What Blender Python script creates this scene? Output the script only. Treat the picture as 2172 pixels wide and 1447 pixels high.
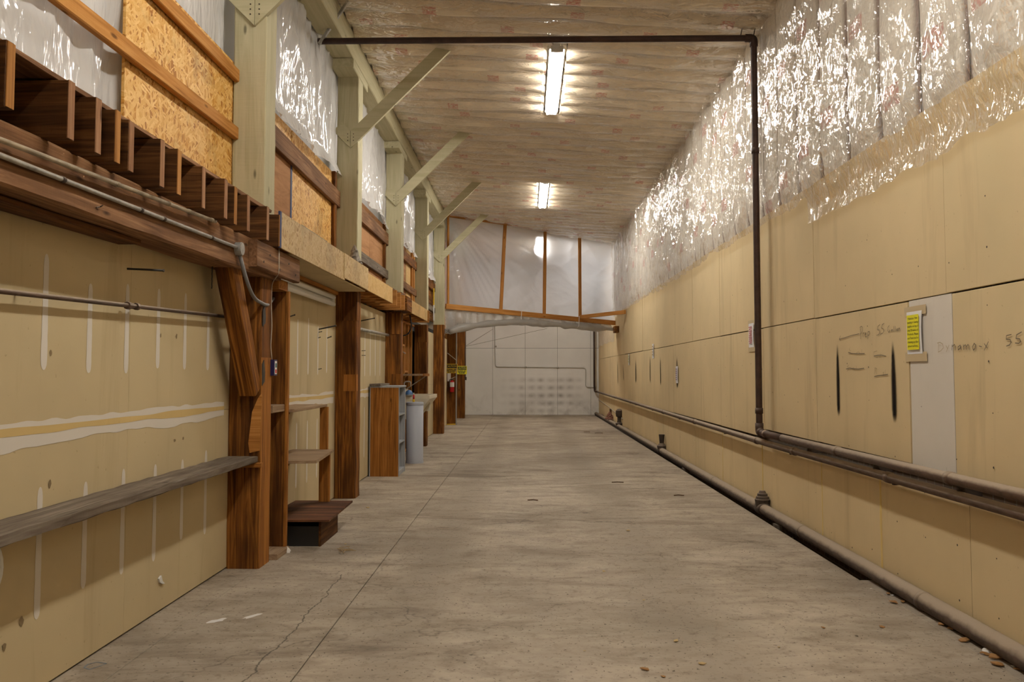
import bpy, math, random
import numpy as np
from mathutils import Vector, Matrix
random.seed(7); RNG = np.random.RandomState(11)
for o in list(bpy.data.objects): bpy.data.objects.remove(o)
SC = bpy.context.scene; COL = SC.collection

# ------------------------------------------------------------------ camera
F = 1750.0; W_, H_ = 2172.0, 1447.0          # focal length and frame in photo pixels
PX, PY, VX, VY, CH = 1086.0, 705.0, 1117.0, 791.0, 1.5
YAW = math.atan((VX-PX)/F); PIT = math.atan((VY-PY)/F)
cam = bpy.data.cameras.new('camera'); camo = bpy.data.objects.new('camera', cam); COL.objects.link(camo)
camo.location = (0, 0, CH); camo.rotation_euler = (math.pi/2+PIT, 0, YAW)
cam.sensor_width = 36; cam.lens = 36*F/W_; cam.shift_y = -(H_/2-PY)/W_; cam.clip_start = .05; cam.clip_end = 200
SC.camera = camo
# ------------------------------------------------------------------ world, exposure
wd = bpy.data.worlds.new('world'); SC.world = wd; wd.use_nodes = True
wd.node_tree.nodes['Background'].inputs[0].default_value = (.5, .5, .5, 1)
wd.node_tree.nodes['Background'].inputs[1].default_value = .05
SC.view_settings.view_transform = 'Standard'; SC.view_settings.look = 'None'
SC.view_settings.exposure = 0.14; SC.view_settings.gamma = 1.0; SC.view_settings.use_curve_mapping = False
TUBE = 150.0; TUBE_COL = (1.0, .955, .88)

# ------------------------------------------------------------------ pixel -> place
_f = Vector((-math.sin(YAW)*math.cos(PIT), math.cos(YAW)*math.cos(PIT), math.sin(PIT)))
_r = Vector((math.cos(YAW), math.sin(YAW), 0)); _u = _r.cross(_f); CAM = Vector((0, 0, CH))
def ray(x, y): return _f*F + _r*(x-PX) - _u*(y-PY)
def onx(x, y, X): d = ray(x, y); return CAM + d*(X/d.x)
def ony(x, y, Y): d = ray(x, y); return CAM + d*(Y/d.y)
def onz(x, y, Z=0.0): d = ray(x, y); return CAM + d*((Z-CH)/d.z)
def onplane(x, y, p, n): d = ray(x, y); return CAM + d*((Vector(p)-CAM).dot(n)/d.dot(n))

XR, XL = 2.57, -2.305            # faces of the right and the left wall
PR, PL = -2.05, -2.31            # right and left face of the posts
POST_Y = [6.36, 9.9, 13.4, 16.9, 20.35, 23.86, 27.3]
YF, YN = 29.5, -6.0              # far wall, wall behind the camera
def ceil_z(x): return 5.26 + (2.57-x)*.0606

# ------------------------------------------------------------------ object helpers
ORG = {}
def tag(o, label=None, cat=None, group=None, kind=None):
    for k, v in (('label', label), ('category', cat), ('group', group), ('kind', kind)):
        if v: o[k] = v
    return o
def thing(name, label, cat, loc=(0, 0, 0), group=None, kind=None):
    o = bpy.data.objects.new(name, None); COL.objects.link(o); o.location = loc; o.empty_display_size = .1
    ORG[o.name] = Vector(loc); return tag(o, label, cat, group, kind)
def link(name, verts, faces, mat, parent=None, smooth=False, gc=None):
    vs = [Vector(v) for v in verts]
    if parent is not None: org = ORG[parent.name]
    else:
        org = Vector(((min(v.x for v in vs)+max(v.x for v in vs))/2, (min(v.y for v in vs)+max(v.y for v in vs))/2, min(v.z for v in vs)))
    me = bpy.data.meshes.new(name); me.from_pydata([tuple(v-org) for v in vs], [], faces); me.update()
    if smooth:
        me.polygons.foreach_set('use_smooth', [True]*len(me.polygons))
    if gc is not None:
        at = me.attributes.new('gc', 'FLOAT_VECTOR', 'POINT'); at.data.foreach_set('vector', [c for g in gc for c in g])
    if mat: me.materials.append(mat)
    o = bpy.data.objects.new(name, me); COL.objects.link(o)
    if parent is not None: o.parent = parent
    else: o.location = org
    ORG[o.name] = org
    return o
class MB:
    def __init__(s): s.v = []; s.f = []; s.g = []
    def add(s, vs, fs, gs=None):
        b = len(s.v); s.v += [Vector(v) for v in vs]; s.f += [tuple(i+b for i in q) for q in fs]
        s.g += list(gs) if gs else [tuple(v) for v in vs]; return s
    def timber(s, p0, p1, w, h, up=(0, 0, 1), c=.006, seg=1, jit=0.0, taper=1.0):
        p0, p1, up = Vector(p0), Vector(p1), Vector(up); a = (p1-p0); L = a.length; a.normalize()
        sd = a.cross(up).normalized(); t = sd.cross(a); c = min(c, w*.3, h*.3)
        ring = [(-w/2+c, -h/2), (w/2-c, -h/2), (w/2, -h/2+c), (w/2, h/2-c), (w/2-c, h/2), (-w/2+c, h/2), (-w/2, h/2-c), (-w/2, -h/2+c)]
        vs, gs, fs = [], [], []
        for i in range(seg+1):
            k = i/seg; sc = 1+(taper-1)*k
            for (x, y) in ring:
                jx, jy = (random.uniform(-jit, jit), random.uniform(-jit, jit)) if jit else (0, 0)
                vs.append(p0+a*(L*k)+sd*(x*sc+jx)+t*(y*sc+jy)); gs.append((L*k, x+random.uniform(0, .0001), y))
        for i in range(seg):
            for j in range(8):
                k = (j+1) % 8; fs.append((i*8+j, i*8+k, i*8+8+k, i*8+8+j))
        fs.append(tuple(range(7, -1, -1))); fs.append(tuple(seg*8+j for j in range(8)))
        return s.add(vs, fs, gs)
    def box(s, x0, x1, y0, y1, z0, z1, c=.003, seg=1, jit=0.0):
        cx, cy, cz = (x0+x1)/2, (y0+y1)/2, (z0+z1)/2; dx, dy, dz = x1-x0, y1-y0, z1-z0
        m = max(dx, dy, dz)
        if m == dz: return s.timber((cx, cy, z0), (cx, cy, z1), dx, dy, (0, 1, 0), c, seg, jit)
        if m == dy: return s.timber((cx, y0, cz), (cx, y1, cz), dx, dz, (0, 0, 1), c, seg, jit)
        return s.timber((x0, cy, cz), (x1, cy, cz), dy, dz, (0, 0, 1), c, seg, jit)
    def tube(s, pts, r, n=10, cap=True):
        pts = [Vector(p) for p in pts]; rs = r if isinstance(r, (list, tuple)) else [r]*len(pts)
        vs, fs, gs = [], [], []; prev = None; L = 0
        for i, p in enumerate(pts):
            a = (pts[min(i+1, len(pts)-1)]-pts[max(i-1, 0)]).normalized()
            if i: L += (p-pts[i-1]).length
            if prev is None:
                prev = a.orthogonal().normalized()
            prev = (prev-a*prev.dot(a)).normalized(); b = a.cross(prev)
            for j in range(n):
                t = 2*math.pi*j/n; vs.append(p+(prev*math.cos(t)+b*math.sin(t))*rs[i]); gs.append((L, math.cos(t)*rs[i], math.sin(t)*rs[i]))
        for i in range(len(pts)-1):
            for j in range(n):
                k = (j+1) % n; fs.append((i*n+j, i*n+k, i*n+n+k, i*n+n+j))
        if cap: fs.append(tuple(range(n-1, -1, -1))); fs.append(tuple((len(pts)-1)*n+j for j in range(n)))
        return s.add(vs, fs, gs)
    def grid(s, fn, nu, nv, gfn=None):
        vs = [Vector(fn(i/nu, j/nv)) for i in range(nu+1) for j in range(nv+1)]
        gs = [(gfn or fn)(i/nu, j/nv) for i in range(nu+1) for j in range(nv+1)]
        fs = [(i*(nv+1)+j, (i+1)*(nv+1)+j, (i+1)*(nv+1)+j+1, i*(nv+1)+j+1) for i in range(nu) for j in range(nv)]
        return s.add(vs, fs, gs)
    def prism(s, pts, d, gs=None):
        n = len(pts); pts = [Vector(p) for p in pts]; d = Vector(d)
        return s.add(pts+[p+d for p in pts], [tuple(range(n)), tuple(range(2*n-1, n-1, -1))]+[(i, i+n, (i+1) % n+n, (i+1) % n) for i in range(n)])
    def build(s, name, mat, parent=None, smooth=False): return link(name, s.v, s.f, mat, parent, smooth, s.g)
def bx(name, x0, x1, y0, y1, z0, z1, mat, parent=None, c=.003, seg=1, jit=0.0):
    return MB().box(x0, x1, y0, y1, z0, z1, c, seg, jit).build(name, mat, parent)
def tim(name, p0, p1, w, h, mat, parent=None, up=(0, 0, 1), c=.006, seg=1, jit=0.0):
    return MB().timber(p0, p1, w, h, up, c, seg, jit).build(name, mat, parent)
def arc(p0, p1, p2, n=8):     # quadratic bend
    p0, p1, p2 = Vector(p0), Vector(p1), Vector(p2)
    return [p0*(1-t)**2+p1*2*t*(1-t)+p2*t*t for t in [i/n for i in range(n+1)]]
def bend(pts, rad=.08, n=5):  # polyline with rounded corners
    pts = [Vector(p) for p in pts]; out = [pts[0]]
    for i in range(1, len(pts)-1):
        a, b = (pts[i-1]-pts[i]), (pts[i+1]-pts[i]); k = min(rad, a.length*.45, b.length*.45)
        out += arc(pts[i]+a.normalized()*k, pts[i], pts[i]+b.normalized()*k, n)
    return out+[pts[-1]]
class Noise2:
    def __init__(s, seed): s.t = np.random.RandomState(seed).rand(64, 64)
    def __call__(s, x, y):
        x = np.asarray(x, float); y = np.asarray(y, float)
        xi = np.floor(x).astype(int); yi = np.floor(y).astype(int); fx = x-xi; fy = y-yi
        fx = fx*fx*(3-2*fx); fy = fy*fy*(3-2*fy); t = s.t
        a = t[xi % 64, yi % 64]; b = t[(xi+1) % 64, yi % 64]; c = t[xi % 64, (yi+1) % 64]; d = t[(xi+1) % 64, (yi+1) % 64]
        return a*(1-fx)*(1-fy)+b*fx*(1-fy)+c*(1-fx)*fy+d*fx*fy
N1, N2, N3 = Noise2(1), Noise2(2), Noise2(3)
def gridlink(name, P, mat, parent=None, keep=None, gc=None):
    """P: (nu, nv, 3) world positions -> one smooth sheet"""
    nu, nv = P.shape[:2]; idx = np.arange(nu*nv).reshape(nu, nv)
    q = np.stack([idx[:-1, :-1], idx[1:, :-1], idx[1:, 1:], idx[:-1, 1:]], -1).reshape(-1, 4)
    if keep is not None: q = q[keep.reshape(-1)]
    V = P.reshape(-1, 3)
    org = np.array(ORG[parent.name]) if parent is not None else np.array([(V[:, 0].min()+V[:, 0].max())/2, (V[:, 1].min()+V[:, 1].max())/2, V[:, 2].min()])
    me = bpy.data.meshes.new(name); me.from_pydata((V-org).tolist(), [], q.tolist()); me.update()
    me.polygons.foreach_set('use_smooth', [True]*len(me.polygons)); me.materials.append(mat)
    if gc is not None:
        at = me.attributes.new('gc', 'FLOAT_VECTOR', 'POINT'); at.data.foreach_set('vector', np.ascontiguousarray(gc.reshape(-1), dtype=np.float32))
    o = bpy.data.objects.new(name, me); COL.objects.link(o)
    if parent is not None: o.parent = parent
    else: o.location = tuple(org)
    ORG[o.name] = Vector(org); return o

# ------------------------------------------------------------------ materials
class NT:
    def __init__(s, name):
        s.m = bpy.data.materials.new(name); s.m.use_nodes = True; s.t = s.m.node_tree; s.t.nodes.clear()
        s.out = s.t.nodes.new('ShaderNodeOutputMaterial')
    def n(s, typ, ins=None, **attr):
        nd = s.t.nodes.new('ShaderNode'+typ)
        for k, v in attr.items(): setattr(nd, k, v)
        for k, v in (ins or {}).items():
            sock = nd.inputs[k]
            if isinstance(v, bpy.types.NodeSocket): s.t.links.new(v, sock)
            elif isinstance(v, (tuple, list)) and len(v) == 3 and sock.type == 'RGBA': sock.default_value = (*v, 1)
            else: sock.default_value = v
        return nd
    def math(s, op, a, b=0.0, clamp=False):
        return s.n('Math', {0: a, 1: b}, operation=op, use_clamp=clamp).outputs[0]
    def ramp(s, fac, stops, interp='LINEAR'):
        nd = s.n('ValToRGB', {0: fac}); cr = nd.color_ramp; cr.interpolation = interp
        while len(cr.elements) < len(stops): cr.elements.new(.5)
        for e, (p, c) in zip(cr.elements, stops):
            e.position = p; e.color = (*c, 1) if len(c) == 3 else c
        return nd.outputs[0]
    def mix(s, fac, a, b, blend='MIX'):
        nd = s.n('Mix', data_type='RGBA', blend_type=blend)
        for i, v in ((0, fac), (6, a), (7, b)):
            if isinstance(v, bpy.types.NodeSocket): s.t.links.new(v, nd.inputs[i])
            elif i == 0: nd.inputs[0].default_value = v
            else: nd.inputs[i].default_value = (*v, 1)
        return nd.outputs[2]
    def noise(s, vec, scale, detail=3, rough=.5, dist=0.0):
        return s.n('TexNoise', {'Vector': vec, 'Scale': scale, 'Detail': detail, 'Roughness': rough, 'Distortion': dist}).outputs[0]
    def map(s, vec, scale=(1, 1, 1), loc=(0, 0, 0), rot=(0, 0, 0)):
        return s.n('Mapping', {'Vector': vec, 'Scale': scale, 'Location': loc, 'Rotation': rot}).outputs[0]
    def pos(s): return s.n('NewGeometry').outputs['Position']
    def gc(s, off=True):
        a = s.n('Attribute', attribute_name='gc').outputs['Vector']
        if not off: return a
        r = s.n('ObjectInfo').outputs['Random']; k = s.math('MULTIPLY', r, 37.0)
        c = s.n('CombineXYZ', {0: k, 1: k, 2: k}).outputs[0]
        return s.n('VectorMath', {0: a, 1: c}, operation='ADD').outputs[0]
    def bump(s, h, strength=.3, dist=.01): return s.n('Bump', {'Height': h, 'Strength': strength, 'Distance': dist}).outputs[0]
    def pbr(s, col, rough=.7, metal=0.0, normal=None, spec=.5):
        ins = {'Base Color': col, 'Roughness': rough, 'Metallic': metal, 'Specular IOR Level': spec}
        if normal is not None: ins['Normal'] = normal
        b = s.n('BsdfPrincipled', ins); s.t.links.new(b.outputs[0], s.out.inputs[0]); return s.m
    def end(s, sh): s.t.links.new(sh, s.out.inputs[0]); return s.m

def flat(name, col, rough=.6, metal=0.0): return NT(name).pbr(col, rough, metal)
def wood(name, dark, mid, light, rough=.75, fine=26.0, bumpk=.25, blot=.6):
    t = NT(name); g = t.gc(); st = t.map(g, (1.1, fine, fine))
    n1 = t.noise(st, 1.0, 4, .6, 1.2); n2 = t.noise(t.map(g, (.9, 3, 3)), 1.6, 3, .5)
    n3 = t.noise(t.map(g, (60, 5, 5)), 1.0, 2, .5)
    c = t.ramp(n1, [(.28, dark), (.5, mid), (.72, light)])
    c = t.mix(t.math('MULTIPLY', t.ramp(n2, [(.4, (0, 0, 0)), (.66, (1, 1, 1))]), blot), c, dark)
    kn = t.n('TexVoronoi', {'Vector': t.map(g, (2.2, 7, 7)), 'Scale': 1.0}).outputs[0]
    c = t.mix(t.ramp(kn, [(.05, (.85, .85, .85)), (.11, (0, 0, 0))]), c, tuple(x*.35 for x in dark))
    h = t.math('ADD', n1, t.math('MULTIPLY', n3, .5))
    return t.pbr(c, rough, 0, t.bump(h, bumpk, .008), .15)
def osb(name, lo, mid, hi, dirt):
    t = NT(name); g0 = t.n('SeparateXYZ', {0: t.gc()}); g = t.n('CombineXYZ', {0: g0.outputs[0], 1: g0.outputs[2], 2: g0.outputs[1]}).outputs[0]
    def layer(rot, off):
        v = t.map(t.map(g, (1, 1, 1), (0, 0, 0), (0, 0, rot)), (13, 55, 10), off)
        w = t.n('VectorMath', {0: v, 1: t.n('TexNoise', {'Vector': g, 'Scale': 14.0}).outputs[1]}, operation='ADD').outputs[0]
        return t.n('TexVoronoi', {'Vector': w, 'Scale': 1.0})
    a, b, d = layer(.25, (0, 0, 0)), layer(1.45, (5, 3, 1)), layer(2.4, (9, 1, 4))
    ra = t.n('SeparateColor', {0: a.outputs[1]}).outputs[0]; rb = t.n('SeparateColor', {0: b.outputs[1]}).outputs[1]; rd = t.n('SeparateColor', {0: d.outputs[1]}).outputs[2]
    m = t.math('GREATER_THAN', ra, .6); m2 = t.math('GREATER_THAN', rd, .62)
    val = t.n('Mix', {0: m, 2: rb, 3: ra}).outputs[0]; val = t.n('Mix', {0: m2, 2: val, 3: rd}).outputs[0]
    gr = t.noise(t.map(g, (30, 30, 8)), 3.0, 3); val = t.math('ADD', t.math('MULTIPLY', val, .75), t.math('MULTIPLY', gr, .25))
    c = t.ramp(val, [(.15, lo), (.5, mid), (.9, hi)])
    dn = t.ramp(t.noise(g, 2.1, 4, .65), [(.52, (0, 0, 0)), (.72, (1, 1, 1))])
    c = t.mix(t.math('MULTIPLY', dn, .55), c, dirt)
    return t.pbr(c, .6, 0, t.bump(val, .15, .004), .35)
def drywall(name, base, streak, k=.55):
    t = NT(name); p = t.pos()
    big = t.noise(p, .7, 4, .6); sv = t.noise(t.map(p, (3.2, 3.2, .32)), 1.0, 5, .62, .4); fine = t.noise(p, 55.0, 2)
    c = t.mix(t.ramp(big, [(.35, (0, 0, 0)), (.7, (1, 1, 1))]), base, tuple(x*.86 for x in base))
    c = t.mix(t.math('MULTIPLY', t.ramp(sv, [(.56, (0, 0, 0)), (.74, (1, 1, 1))]), k), c, streak)
    sp = t.noise(p, 34.0, 1); c = t.mix(t.math('MULTIPLY', t.ramp(sp, [(.76, (0, 0, 0)), (.8, (1, 1, 1))]), .5), c, streak)
    return t.pbr(c, .82, 0, t.bump(fine, .08, .004), .25)
def rust(name, base, dust, rough=.65, metal=.15, up=True, amt=1.0):
    t = NT(name); p = t.pos(); n = t.noise(p, 9.0, 5, .65); n2 = t.noise(p, 60.0, 2)
    c = t.mix(t.ramp(n, [(.4, (0, 0, 0)), (.65, (1, 1, 1))]), base, tuple(x*.55 for x in base))
    if up:
        nz = t.n('SeparateXYZ', {0: t.n('NewGeometry').outputs['Normal']}).outputs[2]
        k = t.math('MULTIPLY', t.ramp(t.math('ADD', nz, t.math('MULTIPLY', t.math('SUBTRACT', n, .5), .8)), [(.1, (0, 0, 0)), (.65, (1, 1, 1))]), amt); c = t.mix(k, c, dust)
    return t.pbr(c, rough, metal, t.bump(n2, .15, .003), .4)

M = {}
M['drywall'] = drywall('tan_drywall', (.71, .56, .325), (.42, .31, .17), .55)
M['drywall_dim'] = drywall('dim_tan_drywall', (.58, .468, .275), (.33, .255, .14), .55)  # same drywall, more olive and darker: the left wall's dim light in its colour
M['drywall_white'] = drywall('white_drywall', (.74, .68, .59), (.48, .42, .34), .3)
M['mud'] = flat('joint_compound', (.66, .61, .53), .8)
M['tape'] = drywall('paper_joint_tape', (.66, .48, .20), (.5, .34, .12), .6)
M['brown'] = wood('old_brown_timber', (.036, .012, .003), (.185, .066, .010), (.42, .175, .030), blot=.7)
M['brown_dark'] = wood('dark_joist_timber', (.028, .011, .004), (.10, .040, .011), (.21, .09, .026))
M['beam'] = wood('weathered_beam', (.085, .038, .016), (.23, .115, .052), (.38, .21, .105))
M['orange'] = wood('fresh_orange_wood', (.28, .11, .022), (.46, .205, .05), (.58, .29, .085), blot=.25)
M['stud'] = wood('orange_stud_wood', (.30, .12, .028), (.45, .20, .05), (.55, .27, .08), blot=.3)
M['pine'] = wood('stained_pine', (.14, .05, .009), (.34, .135, .024), (.46, .20, .042), blot=.35)
M['greywood'] = wood('weathered_grey_plank', (.075, .055, .038), (.17, .135, .10), (.28, .24, .19), blot=.55)
M['ply'] = wood('reddish_plywood', (.28, .13, .05), (.42, .21, .09), (.50, .27, .125), fine=9.0, bumpk=.1, blot=.25)
M['shelf'] = wood('dusty_shelf_board', (.20, .125, .07), (.33, .225, .135), (.42, .31, .20), blot=.4)
M['stain'] = wood('stained_board', (.04, .018, .010), (.11, .045, .02), (.24, .10, .04), blot=.7)
M['olive'] = wood('olive_paint', (.40, .36, .22), (.475, .43, .275), (.52, .475, .315), fine=16.0, bumpk=.3, blot=.2)
M['osb'] = osb('strand_board', (.34, .125, .012), (.60, .285, .040), (.82, .54, .20), (.15, .075, .018))
M['osb_pale'] = osb('pale_strand_board', (.36, .21, .075), (.50, .335, .14), (.62, .46, .24), (.20, .135, .07))
M['osb_mid'] = osb('yellow_strand_board', (.52, .30, .085), (.60, .37, .12), (.66, .45, .19), (.30, .18, .06))
M['black'] = flat('black_board', (.012, .011, .010), .5)
M['dark'] = flat('dark_gap', (.02, .015, .01), .9)
M['steel'] = rust('rusty_steel_pipe', (.11, .065, .042), (.36, .285, .21), .7, .05)
M['steel_dark'] = rust('dark_steel_pipe', (.062, .032, .022), (.16, .12, .09), .6, .2, True, .3)
M['dusty'] = rust('dust_covered_pipe', (.10, .068, .048), (.36, .29, .215), .85, 0)
M['cast'] = rust('cast_iron_fitting', (.062, .043, .031), (.18, .14, .105), .8, 0)
M['galv'] = rust('galvanised_conduit', (.42, .40, .35), (.36, .30, .23), .45, .15)
M['galv_tan'] = rust('painted_conduit', (.42, .34, .23), (.34, .27, .18), .6, .1)
M['greymetal'] = flat('grey_metal', (.33, .33, .31), .5, .3)
M['white'] = flat('white_enamel', (.78, .77, .73), .4)
M['cream'] = flat('cream_plastic', (.62, .56, .42), .45)
M['grey_paint'] = wood('grey_painted_board', (.25, .25, .25), (.34, .35, .36), (.42, .43, .44), blot=.2)
M['bluegrey'] = flat('blue_grey_fibre', (.40, .42, .47), .6)
M['paper'] = flat('white_paper', (.80, .79, .80), .7)
M['masking'] = flat('beige_tape', (.56, .44, .26), .6)
M['yellow_hi'] = flat('highlighter_yellow', (.82, .76, .01), .6)
M['sign_yellow'] = flat('sign_yellow', (.80, .55, .01), .45)
M['sign_lime'] = flat('sign_lime_yellow', (.80, .76, .02), .45)
M['ink'] = flat('black_ink', (.02, .02, .015), .6)
M['red_ink'] = flat('red_ink', (.50, .12, .13), .6)
M['purple_ink'] = flat('purple_ink', (.28, .20, .32), .6)
M['green_ink'] = flat('green_ink', (.45, .56, .12), .6)
M['pencil'] = flat('pencil_line', (.16, .12, .075), .8)
M['pencil_faint'] = flat('faint_pencil_line', (.42, .32, .18), .8)
M['red'] = flat('red_gloss', (.50, .012, .015), .25)
M['blue'] = flat('navy_plastic', (.012, .012, .075), .4)
M['blue_edge'] = flat('blue_edge_paint', (.02, .035, .11), .6)
M['teal'] = flat('teal_edge_paint', (.02, .11, .10), .6)
M['blue_cap'] = flat('blue_cap', (.05, .14, .32), .4)
M['yellow'] = flat('yellow_strip', (.75, .48, .02), .5)
M['leaf'] = flat('dry_leaf', (.30, .15, .045), .8)
M['chip'] = flat('pale_chip', (.50, .36, .17), .8)
M['tissue'] = flat('white_tissue', (.70, .68, .64), .9)
M['chalk'] = flat('white_paint_mark', (.72, .70, .67), .8)
M['chalk_blue'] = flat('blue_chalk', (.16, .21, .25), .8)
M['twig'] = flat('straw', (.38, .27, .14), .8)
M['wire'] = flat('black_wire', (.02, .017, .014), .6)
M['cable'] = flat('pale_cable', (.48, .43, .34), .6)
M['cut'] = wood('lit_cut_end', (.16, .07, .03), (.33, .17, .085), (.48, .29, .16), blot=.4)  # joist end grain, made paler: light on the end faces put into the tone
M['cut_orange'] = wood('orange_cut_end', (.22, .09, .02), (.42, .19, .05), (.52, .27, .09), blot=.4)
M['nest'] = rust('papery_grey_lump', (.24, .205, .165), (.32, .28, .23), .85, 0)
M['rubble'] = rust('rubble', (.09, .065, .045), (.16, .12, .085), .9, 0)

def concrete():
    t = NT('worn_concrete'); p = t.pos()
    a = t.noise(p, .55, 5, .62, .3); b = t.noise(t.map(p, (1.1, 2.6, 1)), 1.5, 7, .70, .5); c0 = t.noise(p, 30.0, 4, .7)
    c = t.ramp(b, [(.30, (.25, .20, .145)), (.5, (.40, .335, .255)), (.72, (.50, .43, .34))])
    c = t.mix(t.math('MULTIPLY', t.ramp(a, [(.46, (0, 0, 0)), (.68, (1, 1, 1))]), .6), c, (.165, .132, .098))
    d = t.noise(t.map(p, (.5, 1.6, 1), (3, 7, 0)), 1.0, 6, .7, .8)
    c = t.mix(t.math('MULTIPLY', t.ramp(d, [(.55, (0, 0, 0)), (.68, (1, 1, 1))]), .7), c, (.125, .094, .064))
    x = t.n('SeparateXYZ', {0: p}).outputs[0]; y = t.n('SeparateXYZ', {0: p}).outputs[1]
    # tyre lanes worn dark along the hall
    for cx, w in ((-.75, .33), (.95, .4)):
        k = t.math('ABSOLUTE', t.math('SUBTRACT', t.math('ADD', x, t.math('MULTIPLY', t.math('SUBTRACT', a, .5), .5)), cx))
        k = t.ramp(t.math('DIVIDE', k, w), [(.2, (1, 1, 1)), (1, (0, 0, 0))])
        k = t.math('MULTIPLY', k, t.ramp(b, [(.4, (.05, .05, .05)), (.62, (.5, .5, .5))])); c = t.mix(k, c, (.15, .118, .086))
    # speckles and pits
    sp = t.noise(p, 42.0, 2, .5); c = t.mix(t.ramp(sp, [(.62, (0, 0, 0)), (.72, (.85, .85, .85))]), c, (.085, .064, .045))
    sp2 = t.noise(p, 11.0, 5, .7); c = t.mix(t.ramp(sp2, [(.54, (0, 0, 0)), (.70, (.6, .6, .6))]), c, (.15, .115, .08))
    # wandering crack
    wob = t.math('MULTIPLY', t.math('SUBTRACT', t.noise(t.map(p, (1, 1.3, 1)), 2.0, 5, .65), .5), .16)
    k = t.math('ABSOLUTE', t.math('SUBTRACT', t.math('ADD', x, wob), -1.37)); k = t.ramp(t.math('MULTIPLY', k, 60.0), [(.1, (.8, .8, .8)), (.45, (0, 0, 0))])
    yl = t.math('LESS_THAN', y, 6.2); c = t.mix(t.math('MULTIPLY', k, yl), c, (.05, .04, .03))
    vr = t.n('TexVoronoi', {'Vector': t.n('VectorMath', {0: p, 1: t.n('TexNoise', {'Vector': p, 'Scale': 2.5, 'Detail': 4.0}).outputs[1]}, operation='ADD').outputs[0], 'Scale': .55}, feature='DISTANCE_TO_EDGE').outputs[0]
    ck = t.math('MULTIPLY', t.ramp(vr, [(.0, (.6, .6, .6)), (.010, (0, 0, 0))]), t.ramp(d, [(.45, (0, 0, 0)), (.6, (1, 1, 1))])); c = t.mix(ck, c, (.08, .06, .045))
    h = t.math('ADD', t.math('MULTIPLY', c0, .4), t.math('MULTIPLY', b, .8))
    return t.pbr(c, t.ramp(a, [(.3, (.62, .62, .62)), (.7, (.8, .8, .8))]), 0, t.bump(h, .22, .012), .35)
M['concrete'] = concrete()
def brick():
    t = NT('dark_brick'); p = t.pos(); v = t.n('CombineXYZ', {0: t.n('SeparateXYZ', {0: p}).outputs[1], 1: t.n('SeparateXYZ', {0: p}).outputs[2]}).outputs[0]
    b = t.n('TexBrick', {'Vector': v, 'Color1': (.10, .06, .035), 'Color2': (.055, .035, .022), 'Mortar': (.13, .105, .075), 'Scale': 4.5, 'Mortar Size': .03})
    return t.pbr(b.outputs[0], .9, 0, t.bump(b.outputs[1], .5, .01))
M['brick'] = brick()
def batt(name, base, seam, prints):
    t = NT(name); p = t.pos(); g = t.gc(); n = t.noise(p, 2.4, 5, .6); f = t.noise(t.map(p, (2, 9, 9)), 2.5, 4)
    c = t.mix(t.ramp(n, [(.35, (0, 0, 0)), (.68, (1, 1, 1))]), base, tuple(x*.8 for x in base))
    # dark seam with groove shade painted into the colour along the stapled edges (gc.z = distance to the edge)
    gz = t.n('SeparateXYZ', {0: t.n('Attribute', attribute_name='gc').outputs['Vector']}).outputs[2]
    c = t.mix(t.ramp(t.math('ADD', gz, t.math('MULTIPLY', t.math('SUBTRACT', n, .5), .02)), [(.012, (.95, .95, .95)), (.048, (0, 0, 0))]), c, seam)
    # faded red maker's print on the facing
    s = t.n('SeparateXYZ', {0: g}); u, v = s.outputs[0], t.n('SeparateXYZ', {0: t.n('Attribute', attribute_name='gc').outputs['Vector']}).outputs[1]
    cell = t.math('FRACT', t.math('MULTIPLY', u, prints)); inu = t.math('LESS_THAN', cell, .15*prints)
    inv = t.math('LESS_THAN', t.math('ABSOLUTE', t.math('SUBTRACT', v, .5)), .23)
    let = t.ramp(t.noise(t.map(g, (16, 16, 0)), 1.6, 2), [(.44, (.15, .15, .15)), (.54, (.75, .75, .75))])
    k = t.math('MULTIPLY', t.math('MULTIPLY', inu, inv), let); c = t.mix(k, c, (.55, .14, .12))
    return t.pbr(c, .55, 0, t.bump(f, .6, .03), .3)
M['batt'] = batt('kraft_faced_batt', (.86, .75, .575), (.045, .034, .022), .62)
M['batt_wall'] = batt('pale_wall_batt', (.80, .755, .67), (.13, .07, .06), .9)
def film(name, tint, diff, trl, gloss, rough, stretch, bstr, bdist, hazy=False, dc=(.88, .86, .83)):
    t = NT(name); p = t.pos(); v = t.map(p, stretch)
    r1 = t.noise(v, 1.0, 2, .5, 1.4); r2 = t.noise(t.map(p, tuple(x*2.6 for x in stretch), (4, 2, 9), (.3, .4, .5)), 1.0, 2, .5, .8)
    rid = t.math('ABSOLUTE', t.math('SUBTRACT', r1, .5)); rid2 = t.math('ABSOLUTE', t.math('SUBTRACT', r2, .5))
    h = t.math('ADD', t.math('MULTIPLY', rid, 1.0), t.math('MULTIPLY', rid2, .45)); nb = t.bump(h, bstr, bdist)
    tr = t.n('BsdfTransparent', {0: tint}).outputs[0] if not hazy else t.n('BsdfRefraction', {0: tint, 'Roughness': 1.0, 'IOR': 1.035}).outputs[0]
    di = t.n('BsdfDiffuse', {0: dc, 'Normal': nb}).outputs[0]; tl = t.n('BsdfTranslucent', {0: dc, 'Normal': nb}).outputs[0]
    gl = t.n('BsdfGlossy', {0: (1, 1, 1), 'Roughness': rough, 'Normal': nb}).outputs[0]
    s = t.n('MixShader', {0: diff, 1: tr, 2: di}).outputs[0]
    if trl: s = t.n('MixShader', {0: trl, 1: s, 2: tl}).outputs[0]
    fr = t.n('LayerWeight', {'Blend': .35, 'Normal': nb}).outputs[0]
    fac = t.math('ADD', gloss, t.math('MULTIPLY', fr, .30), True)
    return t.end(t.n('MixShader', {0: fac, 1: s, 2: gl}).outputs[0])
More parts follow.
